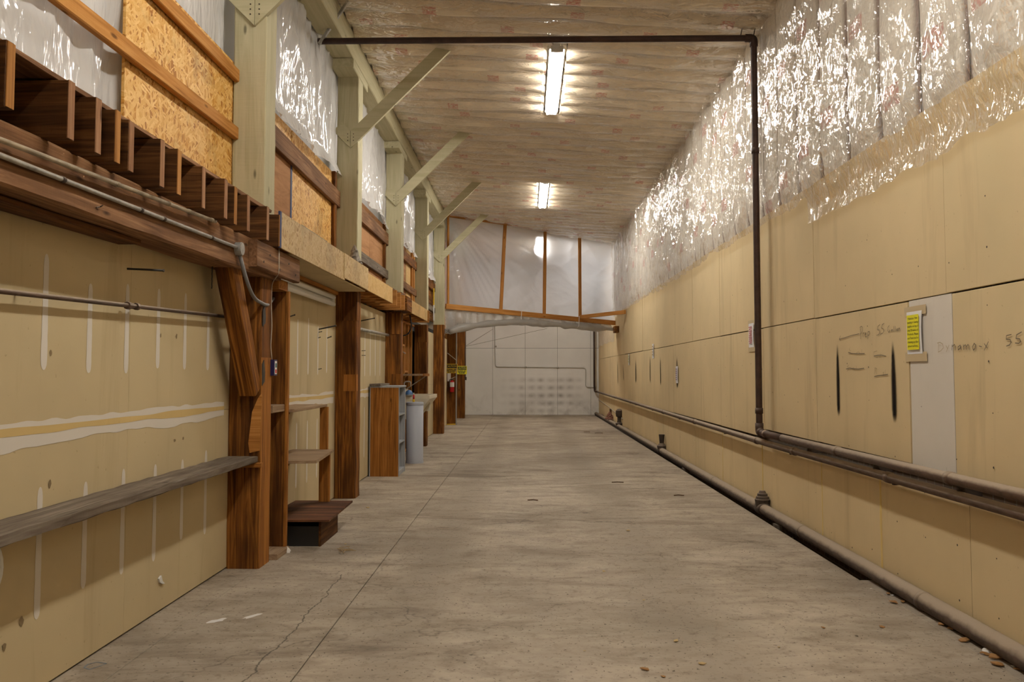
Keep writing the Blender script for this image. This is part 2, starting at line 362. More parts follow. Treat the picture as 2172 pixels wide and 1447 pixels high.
M['film_wall'] = film('clear_film_on_wall', (.97, .95, .92), .10, 0, .045, .08, (3.6, 6.0, 2.3), 1.0, .045)
M['film_ceiling'] = film('clear_film_on_ceiling', (.97, .95, .92), .05, 0, .05, .09, (2.4, 5.0, 4.0), 1.0, .06)
M['film_loft'] = film('milky_film', (.98, .98, .99), .55, .06, .09, .09, (2.6, 4.6, 1.0), 1.0, .045)
M['film_part'] = film('translucent_partition_film', (.90, .93, 1.0), .16, .30, .03, .2, (1.4, 1.4, 1.9), .7, .04, True, (.80, .84, .92))
M['film_curtain'] = film('grey_rolled_film', (.7, .68, .65), .55, .2, .02, .3, (3, 3, 5), .6, .03, False, (.56, .54, .50))
def emis(name, col, k):
    t = NT(name); return t.end(t.n('Emission', {0: col, 1: k}).outputs[0])
M['tube'] = emis('lit_fluorescent_tube', TUBE_COL, TUBE)
def spray():
    t = NT('black_spray_stroke'); v = t.n('SeparateXYZ', {0: t.n('Attribute', attribute_name='gc').outputs['Vector']})
    k = t.ramp(t.math('ABSOLUTE', v.outputs[1]), [(.25, (.95, .95, .95)), (1, (0, 0, 0))], 'EASE')
    e = t.math('MULTIPLY', t.ramp(v.outputs[0], [(0, (0, 0, 0)), (.18, (1, 1, 1))]), t.ramp(v.outputs[0], [(.9, (1, 1, 1)), (1, (0, 0, 0))]))
    b = t.n('BsdfDiffuse', {0: (.022, .018, .016)}).outputs[0]
    return t.end(t.n('MixShader', {0: t.math('MULTIPLY', k, e), 1: t.n('BsdfTransparent').outputs[0], 2: b}).outputs[0])
M['spray'] = spray()

# ================================================================== FLOOR
floor = thing('floor', 'worn grey concrete floor with joints and stains', 'floor', kind='structure')
SL = .12
def slab(x0, x1, y0, y1): return bx('slab', x0, x1, y0, y1, -SL, 0, M['concrete'], floor, .003)
slab(-2.42, -2.064, YN, YF+.1); slab(-2.060, -1.153, YN, YF+.1)
slab(-1.147, 2.41, YN, 6.1); slab(-1.147, 2.41, 6.104, 13.7); slab(-1.147, 2.41, 13.704, YF+.1)
slab(2.412, 2.66, YN, 6.1)
bx('trench_bed', -2.42, 2.66, YN, YF+.1, -.24, -.13, M['rubble'], floor)
def mark(pts, w, mat, parent, eps, name):           # flat ribbon along floor / wall points
    mb = MB(); n = len(pts); pts = [Vector(p) for p in pts]
    for i in range(n-1):
        a, b = pts[i], pts[i+1]; d = (b-a).normalized(); s = d.cross(eps).normalized()*w/2; e = d*w*.35
        mb.add([a-e+s, b+e+s, b+e-s, a-e-s], [(0, 1, 2, 3)])
    for i in range(len(mb.v)): mb.v[i] = mb.v[i]+eps
    return mb.build(name, mat, parent)
def blob(c, rx, ry, mat, parent, z, name, ang=0, n=14):
    vs = [c]
    for i in range(n):
        t = 2*math.pi*i/n; k = random.uniform(.55, 1.1)
        x, y = rx*k*math.cos(t), ry*k*math.sin(t); vs.append(c+Vector((x*math.cos(ang)-y*math.sin(ang), x*math.sin(ang)+y*math.cos(ang), 0)))
    return link(name, [v+Vector((0, 0, z)) for v in vs], [(0, 1+i, 1+(i+1) % n) for i in range(n)], mat, parent)
blob(onz(462, 1317), .075, .035, M['chalk'], floor, .0015, 'paint_smear', .9); blob(onz(536, 1307), .10, .03, M['chalk'], floor, .0015, 'paint_smear', .9)
mark([onz(*p) for p in ((226, 1408), (205, 1405), (186, 1410), (178, 1417), (190, 1421), (210, 1414), (226, 1408))], .006, M['chalk_blue'], floor, Vector((0, 0, .0015)), 'chalk_loop')

# ================================================================== RIGHT WALL
wr = thing('wall_right', 'long tan drywall wall with plastic covered insulation above', 'wall', (XR, 0, 0), kind='structure')
bx('brick_backing', 2.62, 2.72, YN, YF+.1, -.24, 5.6, M['brick'], wr)
def wpanels(cuts, z0, z1, white=()):
    for i in range(len(cuts)-1):
        y0, y1 = cuts[i], cuts[i+1]; dx = random.uniform(-.003, .003)
        o = bx('panel', XR+dx, XR+.025, y0+.0065, y1-.0065, z0+random.uniform(.0, .006), z1-random.uniform(.003, .009), M['drywall_white'] if i in white else M['drywall'], wr, .002)
        if i in white: o['label'] = 'white drywall patch panel'
CM = [YN, -2.3, 1.36, 5.02, 5.59, 7.37, 9.0]
wpanels(CM, .89, 1.985, (3,))
wpanels([9.0, 11.0, 14.5, 18.35, 21.7, 25.4, YF], .80, 1.985)
wpanels([YN, -2.3, 1.4, 5.08, 7.4, 11.0, 12.8, 16.4, 18.3, 21.8, 25.4, YF], 1.985, 3.2)
wpanels([YN, -2.4, 1.2, 4.88, 6.09, 7.28, 9.1, 10.92, 12.64, 16.26, 21.8, 27.7, YF], .045, .775)
# screw heads: hundreds of specks, one part
mb = MB()
for y in np.arange(3.4, 20, .405):
    for z in list(np.arange(.15, .8, .3))+list(np.arange(.95, 2.8, .31)):
        if random.random() < .55:
            yy, zz, r = y+random.uniform(-.02, .02), z+random.uniform(-.04, .04), random.uniform(.004, .0075)
            mb.add([(XR-.0045, yy+r*math.cos(k*1.0472), zz+r*math.sin(k*1.0472)) for k in range(6)], [tuple(range(6))])
for y in (7.28, 6.09, 9.1, 10.92, 16.26): bx('foam_bead', XR-.006, XR+.01, y-.007, y+.006, .06, .74, flat('yellow_foam', (.72, .55, .22), .8), wr, .002, 8, .002)
tag(mb.build('screw_heads', M['cast'], wr), kind='stuff')
# insulation batts behind the film
def pillow(L, Wd, bul, nL, nW, seed, nz=.35):
    """batt along local u (0..L), width v, bulging towards +w; returns verts, faces, gc"""
    r = np.random.RandomState(seed); n = Noise2(seed+50); vs, gs, fs = [], [], []
    for i in range(nL+1):
        for j in range(nW+1):
            u, v = L*i/nL, j/nW; prof = (1-abs(2*v-1)**2.7)
            w = bul*prof*(1-nz+2*nz*float(n(u*1.6+seed, v*2.0)))
            vs.append((u, (v-.5)*Wd, w)); gs.append((u, v, min(v, 1-v)*Wd))
    for i in range(nL):
        for j in range(nW): a = i*(nW+1)+j; fs.append((a, a+nW+1, a+nW+2, a+1))
    return vs, fs, gs
def share(name, me, parent, loc):
    o = bpy.data.objects.new(name, me); COL.objects.link(o); o.parent = parent; o.location = loc; return o
wall_batts = []
for sd in range(4):
    vs, fs, gs = pillow(2.15, .585, .075, 14, 6, sd)
    b = link('insulation_batt', [(2.602-w*min(1, u/.22), v, 3.09+u) for (u, v, w) in vs], fs, M['batt_wall'], wr, True, gs); wall_batts.append(b.data)
    b.location = (0, -5.7+sd*.6, 0)
k = 0; y = -5.7+4*.6
while y < YF:
    share('insulation_batt', wall_batts[k % 4], wr, (0, y, 0)); y += .6; k += 1
# plastic sheeting
def wall_film(name, y0, y1, zb, label, seed, x_up=2.462, group=None, step=.035):
    Y = np.arange(y0, y1+.001, step); T = np.linspace(0, 1, 66); yy, tt = np.meshgrid(Y, T, indexing='ij'); n = Noise2(seed)
    bot = zb+.05*(n(Y*.9, Y*0)-.5)+.05*(n(Y*4, Y*0+3)-.5)+.02*(n(Y*14, Y*0+5)-.5); top = 5.245
    zz = bot[:, None]+(top-bot[:, None])*tt
    s = np.clip((zz-2.88)/.42, 0, 1); s = s*s*(3-2*s)
    base = 2.553*(1-s)+x_up*s; near = np.exp(-((yy-8.79)/.13)**2); base = base+(2.522-base)*near*s
    fold = .03*np.abs(np.sin(np.pi*(yy+.3)/.6))*s
    def rid(a, b, nn): return (1-np.abs(2*nn(a, b)-1))**4
    w = n(yy*.5, zz*.5)*3
    cr = .034*rid(yy*1.7+zz*.8+w, zz*.9-yy*.5, N1)+.026*rid(yy*3.6-zz*1.6+w, zz*2.8+yy*1.2, N2)+.014*rid(yy*8+zz*5, zz*7-yy*3+w, N3)
    # swags sagging between the stapled stud lines
    bay = np.floor((yy+.3)/.6); vv = (yy+.3)/.6-bay; ph = zz*8+7*(vv-.5)**2*np.where(n(bay*3.1, bay*0+2) > .5, -1, 1)+1.6*n(yy*2.5, zz*2.5)+bay*1.7+vv*3*(n(bay*2.3, bay*0+6)-.5)
    cr = cr+.022*(1-np.abs(np.sin(ph)))**3*np.sin(np.pi*vv)*np.clip(2.2*n(bay*1.9+zz*.8, bay*0+zz*.5)-.5, 0, 1)
    xx = base-(fold*.5+cr*(.5+.5*s))*(1-.85*near)
    flare = np.clip(1-tt/.06, 0, 1)*.02*n(yy*6, yy*0+8)
    P = np.stack([xx-flare, yy, zz], -1)
    return tag(gridlink(name, P, M['film_wall']), label, 'plastic sheet', group)
wall_film('plastic_sheet', 1.2, 7.46, 2.83, 'clear glossy plastic sheet hanging lower over the tan wall, near the yellow notice', 21, 2.495)
wall_film('plastic_sheet', 7.36, 23.7, 3.08, 'long clear glossy plastic sheet over wall insulation, running up to the plastic partition', 22, 2.50)
wall_film('plastic_sheet', 23.95, 29.4, 2.42, 'clear plastic sheet on the tan wall behind the partition, by the far white wall', 23, 2.50, step=.07)

# marks on the right wall
EPS = Vector((-.006, 0, 0))
def stroke(zpts, x0, y0, s, w, mat, name='pencil_mark'):
    return mark([onx(x0+a*s, y0+b*s, XR) for a, b in zpts], w, mat, wr, EPS, name)
S1 = (1760, 670, 170/1640)
PREP = [[(640, 265), (648, 475)], [(630, 245), (645, 225), (665, 215), (684, 232), (690, 265), (682, 310), (665, 350), (645, 380)],
        [(690, 345), (700, 435)], [(694, 375), (705, 352), (722, 345)], [(735, 388), (760, 372), (755, 345), (737, 360), (740, 420), (758, 437), (776, 420)],
        [(795, 330), (795, 478)], [(795, 330), (825, 318), (838, 350), (820, 395), (800, 402)],
        [(1045, 180), (1000, 215), (990, 285), (1028, 295), (1042, 335), (1020, 380), (975, 403)],
        [(1130, 155), (1085, 185), (1070, 250), (1108, 262), (1125, 310), (1100, 355), (1055, 378)],
        [(1232, 200), (1207, 235), (1203, 300), (1225, 340), (1250, 312), (1232, 290)], [(1292, 280), (1270, 300), (1283, 316), (1300, 282), (1310, 316)],
        [(1325, 220), (1330, 312)], [(1355, 212), (1360, 312)], [(1400, 262), (1381, 290), (1395, 312), (1413, 290), (1400, 262)], [(1425, 310), (1424, 262), (1445, 250), (1457, 302)],
        [(615, 370), (500, 393), (420, 415), (330, 450), (215, 475)], [(235, 410), (207, 478), (228, 500)]]
for st in PREP: stroke(st, *S1, .0045, M['pencil'], 'pencil_stroke')
for st in [[(395, 750), (470, 772), (600, 778), (725, 772)], [(920, 825), (1000, 808), (1080, 805), (1170, 830)], [(350, 1090), (420, 1070), (520, 1085), (600, 1092), (715, 1072)], [(930, 1245), (1000, 1225), (1100, 1215), (1205, 1200)]]:
    stroke(st, *S1, .006, M['pencil'], 'crossing_out')
for st in [[(915, 805), (918, 740), (985, 720)], [(962, 850), (985, 860), (1000, 845)], [(1030, 855), (1050, 845), (1065, 860)], [(930, 1190), (940, 1065), (975, 1075), (955, 1125), (978, 1190)], [(1130, 1150), (1105, 1165), (1125, 1195), (1105, 1210)], [(1155, 1110), (1155, 1190)],
           [(400, 1015), (375, 1040), (402, 1075), (370, 1140)], [(480, 1100), (500, 1060), (520, 1100)], [(560, 1100), (560, 1030)], [(430, 650), (415, 690), (440, 720)], [(560, 760), (600, 740), (640, 770)], [(670, 690), (670, 760)]]:
    stroke(st, *S1, .004, M['pencil_faint'], 'faint_letter')
S2 = (1860, 640, 312/2172)
for st in [[(1125, 640), (1120, 715)], [(1125, 662), (1160, 632), (1175, 665), (1172, 714)], [(1245, 642), (1212, 668), (1215, 712), (1243, 692), (1250, 650), (1260, 712)],
           [(1290, 635), (1296, 708)], [(1296, 660), (1320, 636), (1332, 660), (1336, 706)], [(1336, 660), (1360, 632), (1376, 655), (1376, 706)],
           [(1452, 615), (1425, 668), (1438, 716), (1464, 692), (1472, 640), (1452, 615)], [(1525, 655), (1562, 666)], [(1662, 592), (1600, 718)], [(1602, 622), (1642, 682)],
           [(2000, 485), (1930, 502), (1925, 555), (1985, 560), (1998, 600), (1975, 640), (1930, 656)], [(2152, 448), (2080, 490), (2070, 545), (2125, 550), (2142, 588), (2110, 615), (2060, 610)]]:
    stroke(st, *S2, .0052, M['pencil'], 'pencil_stroke')
for st in [[(925, 605), (920, 742)], [(905, 612), (945, 600), (985, 625), (995, 682), (960, 725), (918, 745)], [(1035, 650), (1055, 690)], [(1080, 640), (1040, 740)]]:
    stroke(st, *S2, .004, M['pencil_faint'], 'faint_letter')
def spraymark(x0, y0, x1, y1, w):
    a, b = onx(x0, y0, XR), onx(x1, y1, XR); mb = MB(); n = 12
    vs, gs, fs = [], [], []
    for i in range(n+1):
        k = i/n; c = a.lerp(b, k); ww = w*(.3+.7*min(1, k*2.2))*(1 if k < .85 else 1-(k-.85)*3)
        for v in (-1, 0, 1): vs.append(c+Vector((-.0055, v*ww, 0))); gs.append((k, v, 0))
    for i in range(n):
        for j in (0, 1): fs.append((i*3+j, i*3+j+1, i*3+j+4, i*3+j+3))
    mb.add(vs, fs, gs); return mb.build('spray_stroke', M['spray'], wr)
for a in ((1777, 730, 1780, 884, .045), (1894.5, 722, 1899, 898, .052), (1309.7, 765, 1311, 816, .06), (1322, 771, 1323, 808, .05), (1348.7, 763, 1349, 813, .085), (1379, 753, 1379.5, 813, .06), (1401, 757, 1402, 818, .06), (1436, 755, 1437, 825, .07)): spraymark(*a)

# notices taped to the right wall
def text_mesh(body, size, mat, parent, origin, ux, uy, name, width=None):
    cu = bpy.data.curves.new('t', 'FONT'); cu.body = body; cu.size = size; cu.align_x = 'CENTER'; cu.align_y = 'CENTER'; cu.resolution_u = 2
    ob = bpy.data.objects.new('t', cu); COL.objects.link(ob); bpy.context.view_layer.update()
    me = bpy.data.meshes.new_from_object(ob.evaluated_get(bpy.context.evaluated_depsgraph_get())); xs = [v.co.x for v in me.vertices]
    k = width/(max(xs)-min(xs)) if width else 1
    vs = [Vector(origin)+Vector(ux)*(v.co.x*k)+Vector(uy)*v.co.y for v in me.vertices]; fs = [tuple(p.vertices) for p in me.polygons]
    bpy.data.objects.remove(ob); bpy.data.curves.remove(cu); bpy.data.meshes.remove(me)
    return link(name, vs, fs, mat, parent)
def notice(x0, x1, y0, y1, label, lines, ink, hi=None, tape=True, curl=.006, wide=None):
    c = onx((x0+x1)/2, (y0+y1)/2, XR); zt = onx((x0+x1)/2, y0, XR).z; zb = onx((x0+x1)/2, y1, XR).z; ya = onx(x0, y0, XR).y; yb = onx(x1, y0, XR).y
    if wide: ya, yb = c.y+wide/2, c.y-wide/2
    t = thing('paper_notice', label, 'notice', (XR-.006, c.y, zb)); X = XR-.008
    def sheet(u, v): return (X-curl*math.sin(math.pi*v)*(.4+.6*u), ya+(yb-ya)*u, zb+(zt-zb)*v)
    sh = MB().grid(sheet, 4, 8).build('sheet', M['paper'], t, True)
    if tape:
        for za, zb2 in ((zt-.025, zt+.035), (zb-.05, zb+.012)): bx('tape', XR-.0065, XR-.0048, yb-.05, ya+.035, za, zb2, M['masking'], t, .0002)
    h = zt-zb; w = ya-yb; xs = X-curl-.004
    if hi: bx('highlight', xs, xs+.001, yb+w*.13, ya-w*.10, zb+h*.10, zt-h*.08, hi, t, .0001)
    n = len(lines)
    for i, s in enumerate(lines):
        z = zt-h*(.14+.74*(i+.25)/n); ww = w*min(.70, .055*len(s)+.05) if isinstance(s, str) else 0
        if isinstance(s, str): text_mesh(s, h/n*.62, ink, sh, (xs-.0012, (ya+yb)/2, z), (0, -1, 0), (0, 0, 1), 'text_line', ww)
        else:                                   # print too small to read in the photograph: word-sized dashes
            mb = MB(); hh = h/n*.2; yc = (ya+yb)/2; tot = w*s[0]; q = yc+tot/2
            for k in s[1:]:
                mb.add([(xs-.0012, q, z-hh), (xs-.0012, q-tot*k*.9, z-hh), (xs-.0012, q-tot*k*.9, z+hh), (xs-.0012, q, z+hh)], [(0, 1, 2, 3)]); q -= tot*k
            mb.build('print_line', ink, sh)
    return t
notice(1926.5, 1958, 660.5, 751, 'white paper notice with bright yellow highlighted text, taped to the white patch panel',
       ['Notice: No', 'stacking or leaving', 'supplies on top of', 'any Drums of', 'Products. Please', 'and Thank you for', 'cleaning up after', 'yourselves.'], M['ink'], M['yellow_hi'], wide=.214)
notice(1590, 1600, 686, 737, 'white paper notice with rows of red print beside the vertical dark pipe', [(.62, .4, .25, .35), (.5, .5, .5), (.6, .3, .3, .4), (.5, .6, .4), (.55, .4, .6), (.6, .3, .5, .2), (.5, .5, .5), (.62, .4, .2, .4), (.45, .6, .4)], M['red_ink'], wide=.216)
notice(1434.5, 1439.2, 777, 813, 'white paper notice with purple print over a black spray stroke', [(.6, .5, .5), (.55, .3, .7), (.6, .6, .4), (.5, .5, .5), (.6, .4, .6), (.55, .5, .5)], M['purple_ink'], None, False, wide=.22)
notice(1384, 1388, 729.5, 760.5, 'pale faded notice pinned across the horizontal wall seam', [(.6, .5, .5), (.6, .4, .6), (.5, .5, .5), (.6, .6, .4)], M['pencil_faint'], None, False, wide=.22)
notice(1333, 1336.2, 751, 775, 'white notice printed yellow-green, past the other notices along the wall', [(.6, .5, .5), (.6, .4, .6), (.5, .5, .5)], M['green_ink'], None, False, wide=.216)

# ================================================================== CEILING
ce = thing('ceiling', 'insulated ceiling of ridged batts under clear plastic', 'ceiling', kind='structure')
MB().prism([(-2.9, YN, ceil_z(-2.9)+.10), (2.72, YN, ceil_z(2.72)+.10), (2.72, YN, ceil_z(2.72)+.16), (-2.9, YN, ceil_z(-2.9)+.16)], (0, YF-YN+.1, 0)).build('roof_boards', flat('pale_roof_board', (.42, .37, .30), .9), ce)
FIX = [(-4.25, -1.8), (2.75, 5.2), (9.74, 12.15), (16.7, 19.15), (23.7, 26.15)]; FX = .37
def ceil_batt_mesh(x0, x1, sd):
    vs, fs, gs = pillow(x1-x0, .404, .13, int((x1-x0)/.15), 8, sd, .26)
    P = [(x0+u, v, ceil_z(x0+u)+.099-w*.98) for (u, v, w) in vs]
    b = link('insulation_batt', P, fs, M['batt'], ce, True, gs); me = b.data; bpy.data.objects.remove(b); return me
full = [ceil_batt_mesh(-2.04, 2.6, s) for s in range(10, 15)]; left = [ceil_batt_mesh(-2.04, .25, s) for s in range(20, 24)]; right = [ceil_batt_mesh(.49, 2.6, s) for s in range(30, 34)]
y = YN+.2; k = 0
while y < YF:
    if any(a-.12 < y < b+.12 for a, b in FIX):
        share('insulation_batt', left[k % 4], ce, (0, y, 0)); share('insulation_batt', right[(k*3) % 4], ce, (0, y, 0))
    else: share('insulation_batt', full[k % 5], ce, (0, y, 0))
    y += .406; k += 1
X = np.arange(-2.04, 2.56, .045); Y = np.arange(6.2, 23.9, .045); xx, yy = np.meshgrid(X, Y, indexing='ij')
v = np.mod(yy-(YN+.2)+.203, .406)/.406; prof = 1-np.abs(2*v-1)**2.7
r1 = (1-np.abs(2*N1(xx*.9+yy*.6, yy*2.6)-1))**4; r2 = (1-np.abs(2*N2(xx*3-yy, yy*5+xx*1.5)-1))**4
zz = ceil_z(xx)+.075-.115*prof*(.75+.5*N3(xx*1.3, yy*1.7))-.016-.014*r1-.007*r2
xm, ym = (X[:-1]+X[1:])/2, (Y[:-1]+Y[1:])/2
hole = ((xm > .22) & (xm < .52))[:, None] & np.any([(ym > a-.1) & (ym < b+.1) for a, b in FIX], axis=0)[None, :]
o = gridlink('plastic_sheet', np.stack([xx, yy, zz], -1), M['film_ceiling'], None, ~hole)
tag(o, 'clear plastic sheet stretched across the ceiling insulation', 'plastic sheet')

# ------------------------------------------------------------------ fluorescent fixtures
FLAB = {2: 'lit fluorescent strip light on the ceiling, next past the dark overhead pipe', 3: 'lit fluorescent strip light on the ceiling in front of the plastic partition',
        4: 'lit fluorescent strip light glowing behind the translucent plastic partition', 1: 'lit fluorescent strip light on the camera side of the dark overhead pipe', 0: 'lit fluorescent strip light near the end wall behind the camera'}
for i, (a, b) in enumerate(FIX):
    zc = ceil_z(FX); t = thing('strip_light', FLAB[i], 'ceiling light', (FX, (a+b)/2, zc-.05), 'fluorescent strip lights along the ceiling')
    mb = MB(); prof = [(-.095, -.040), (-.04, -.018), (-.04, .055), (.04, .055), (.04, -.018), (.095, -.040), (.092, -.046), (.02, -.028), (-.02, -.028), (-.092, -.046)]
    mb.prism([(FX+x, a, zc+.035+z) for x, z in prof], (0, b-a, 0)).build('housing', M['white'], t)
    bx('mounting_board', FX-.05, FX+.05, a+.1, b-.1, zc+.088, zc+.102, M['white'], t)
    for yy_ in (a+.006, (a+b)/2, b-.006): bx('lamp_holder', FX-.075, FX+.075, yy_-.012, yy_+.012, zc-.045, zc+.03, M['white'], t)
    for sx in (-.052, .052):
        for y0, y1 in ((a+.02, (a+b)/2-.014), ((a+b)/2+.014, b-.02)):
            MB().tube([(FX+sx, y0, zc-.03), (FX+sx, y1, zc-.03)], .019, 10).build('tube', M['tube'], t, True)

# ================================================================== FAR / NEAR WALLS
wf = thing('wall_far', 'white panelled far wall with smudged lower half', 'wall', (0, YF, 0), kind='structure')
def smudged():
    t = NT('smudged_white_panel'); p = t.pos(); s = t.n('SeparateXYZ', {0: p}); x, z = s.outputs[0], s.outputs[2]
    base = t.mix(t.ramp(t.noise(p, .9, 4), [(.35, (0, 0, 0)), (.7, (1, 1, 1))]), (.86, .85, .82), (.76, .75, .72))
    # rows of round scuffs left by stacked drums
    rows = t.math('MULTIPLY', t.ramp(t.math('ABSOLUTE', t.math('SUBTRACT', t.math('FRACT', t.math('MULTIPLY', z, 3.6)), .5)), [(.05, (1, 1, 1)), (.42, (0, 0, 0))]),
                  t.ramp(t.math('ABSOLUTE', t.math('SUBTRACT', t.math('FRACT', t.math('MULTIPLY', x, 2.9)), .5)), [(.05, (1, 1, 1)), (.5, (.25, .25, .25))]))
    reg = t.math('MULTIPLY', t.ramp(x, [(0, (0, 0, 0)), (.001, (0, 0, 0))]), 1.0)
    rx = t.n('MapRange', {0: x, 1: -1.0, 2: .2}).outputs[0]; rx2 = t.n('MapRange', {0: x, 1: 2.1, 2: 1.5}).outputs[0]
    rz = t.n('MapRange', {0: z, 1: 1.5, 2: 1.2}).outputs[0]; rz2 = t.n('MapRange', {0: z, 1: 0.0, 2: .35, 3: .35, 4: 1.0}).outputs[0]
    n = t.noise(p, 2.2, 4, .6)
    k = t.math('MULTIPLY', t.math('MULTIPLY', t.math('MULTIPLY', rows, rx), t.math('MULTIPLY', rx2, rz)), t.math('MULTIPLY', rz2, t.ramp(n, [(.3, (.2, .2, .2)), (.65, (1, 1, 1))])))
    c = t.mix(t.math('MULTIPLY', k, .75), base, (.23, .205, .18))
    low = t.math('MULTIPLY', t.n('MapRange', {0: z, 1: .9, 2: 0.0}).outputs[0], t.ramp(t.noise(p, 1.4, 5, .65, .6), [(.48, (0, 0, 0)), (.66, (1, 1, 1))]))
    c = t.mix(t.math('MULTIPLY', low, .5), c, (.28, .25, .22))
    return t.pbr(c, .75)
M['smudged'] = smudged()
bx('backing', -3.2, 2.7, YF+.02, YF+.1, -.24, 5.9, M['dark'], wf)
xs = [-3.1] + [ony(px_, 800, YF).x for px_ in (976, 1045, 1114, 1182.7, 1253)] + [2.62]
for a, b in zip(xs[:-1], xs[1:]):
    for z0, z1 in ((.0, 2.38), (2.38, 4.81), (4.81, 5.85)): bx('panel', a+.004, b-.004, YF, YF+.02, z0+.006, z1-.003, M['smudged'], wf, .002)
wn = thing('wall_near', 'tan drywall end wall behind the camera', 'wall', (0, YN, 0), kind='structure')
bx('panel', -3.2, 2.72, YN-.1, YN, -.2, 5.9, M['drywall'], wn)

# ================================================================== LEFT WALL, LOWER
wl = thing('wall_left', 'tan drywall wall with patched joints behind the brown posts', 'wall', (XL, 0, 0), kind='structure')
bx('backing', -2.50, -2.40, YN, YF+.1, -.2, 2.6, M['dark'], wl)
for y0, y1 in ((YN, -2.6), (-2.6, 1.08), (1.08, 4.75), (4.75, 6.5), (6.5, 9.9), (9.9, 13.5), (17.1, 20.4), (20.4, 24.0), (24.0, 27.5), (27.5, YF)):
    for z0, z1 in ((.012, 1.219), (1.221, 2.47)): bx('panel', XL-.014, XL, y0+.001, y1-.001, z0, z1, M['drywall_dim'], wl, .001)
bx('panel', XL-.30, XL-.285, 13.5, 17.1, 0, 2.47, M['ply'], wl, .001)
def streak(y, z0, z1, w=.032, name='joint_compound_strip'):
    n = 22; vs, fs = [], []
    for i in range(n+1):
        k = (1-math.cos(math.pi*i/n))/2; ww = w*min(1, math.sqrt(max(0, 1-(abs(2*k-1))**12))+.05)*random.uniform(.94, 1.06)*(1.1-.25*k); z = z0+(z1-z0)*k
        vs += [(XL+.0012, y-ww, z), (XL+.0012, y+ww, z)]
    for i in range(n): fs.append((2*i, 2*i+1, 2*i+3, 2*i+2))
    link(name, vs, fs, M['mud'], wl)
for y in [3.9+.405*i for i in range(-3, 6)]:
    streak(y, 1.49+random.uniform(0, .05), 1.98+random.uniform(-.04, .1), .024); streak(y, .33+random.uniform(0, .06), .95+random.uniform(-.03, .03), .024)
for y in [7.45+.405*i for i in range(6)]:
    streak(y, 1.46+random.uniform(-.04, .04), 2.06+random.uniform(-.06, .06), .024); streak(y, .35, 1.0, .024)
for y in [10.5+.405*i for i in range(7)]: streak(y, 1.45, 2.1, .028); streak(y, .3, 1.02, .03)
def band(y0, y1):
    Y = np.arange(y0, y1, .04); n = Noise2(int(y0*10)); a = 1.275+.03*(n(Y*2, Y*0)-.5)+.015*(n(Y*9, Y*0)-.5); b = 1.155+.05*(n(Y*1.7, Y*0+4)-.5)+.02*(n(Y*8, Y*0+2)-.5)
    P = np.stack([np.full((len(Y), 2), XL+.0018), np.stack([Y, Y], 1), np.stack([b, a], 1)], -1); gridlink('joint_compound_band', P, M['mud'], wl)
    a2 = 1.25+.012*(n(Y*3, Y*0+7)-.5); b2 = 1.212+.016*(n(Y*4, Y*0+9)-.5)
    P = np.stack([np.full((len(Y), 2), XL+.0028), np.stack([Y, Y], 1), np.stack([b2, a2], 1)], -1); gridlink('paper_tape', P, M['tape'], wl)
band(1.5, 6.3); band(6.7, 9.85); band(10.2, 13.3)

# ================================================================== LEFT WALL, UPPER
wu = thing('wall_left_upper', 'upper loft wall of strand board, plywood and plastic', 'wall', (-2.33, 0, 2.75), kind='structure')
bx('backing', -2.52, -2.45, YN, YF+.1, 2.6, 6.0, flat('pale_backing', (.80, .79, .77), .9), wu)
def up(name, y0, y1, z0, z1, mat, x=-2.335, th=.018): return bx(name, x, x+th, y0, y1, z0, z1, mat, wu, .002)
up('strand_board_panel', 4.64, 6.40, 2.75, 3.96, M['osb']); up('plywood_panel', YN, 1.5, 2.75, 3.96, M['ply'])
up('plywood_panel', 6.62, 7.98, 2.75, 3.55, M['ply']); up('strand_board_panel', 8.02, 9.92, 2.75, 3.9, M['osb']); up('strand_board_panel', 6.62, 7.98, 3.56, 3.9, M['osb'])
up('blue_edge_strip', 7.975, 8.025, 2.75, 3.56, M['blue_edge'], -2.332, .02)
up('plywood_panel', 10.1, 12.05, 2.75, 3.9, M['ply']); up('plywood_panel', 12.06, 13.42, 2.75, 3.9, M['ply'])
up('plywood_panel', 13.6, 15.7, 2.75, 3.9, M['ply']); up('plywood_panel', 15.75, 16.9, 2.75, 3.9, M['osb_mid']); up('plywood_panel', 17.1, 20.4, 2.75, 3.9, M['brown'])
up('plywood_panel', 20.6, YF, 2.75, 5.3, M['ply'])
def rail(y0, y1, z0, z1, mat, za=None): return tim('rail', (-2.285, y0, (z0+z1)/2), (-2.285, y1, (z0+z1)/2+(za or 0)), .045, z1-z0, mat, wu)
rail(1.5, 6.36, 3.25, 3.35, M['orange'], .08); rail(1.5, 6.36, 3.79, 3.89, M['orange'])
rail(6.62, 9.9, 3.55, 3.75, M['beam'], -.05); rail(10.1, 13.4, 3.58, 3.78, M['beam']); rail(10.1, 13.4, 3.03, 3.17, M['greywood'])
rail(13.6, 16.9, 3.6, 3.78, M['brown']); rail(13.6, 16.9, 3.06, 3.2, M['beam']); rail(17.1, 20.35, 3.5, 3.7, M['brown']); rail(17.1, 20.35, 2.98, 3.1, M['greywood'])
for y in (9.72, 13.2, 16.4, 16.65): tim('stud', (-2.295, y, 2.75), (-2.295, y, 3.9), .04, .09, M['stud'] if y > 16 else M['brown'], wu, (0, 1, 0))
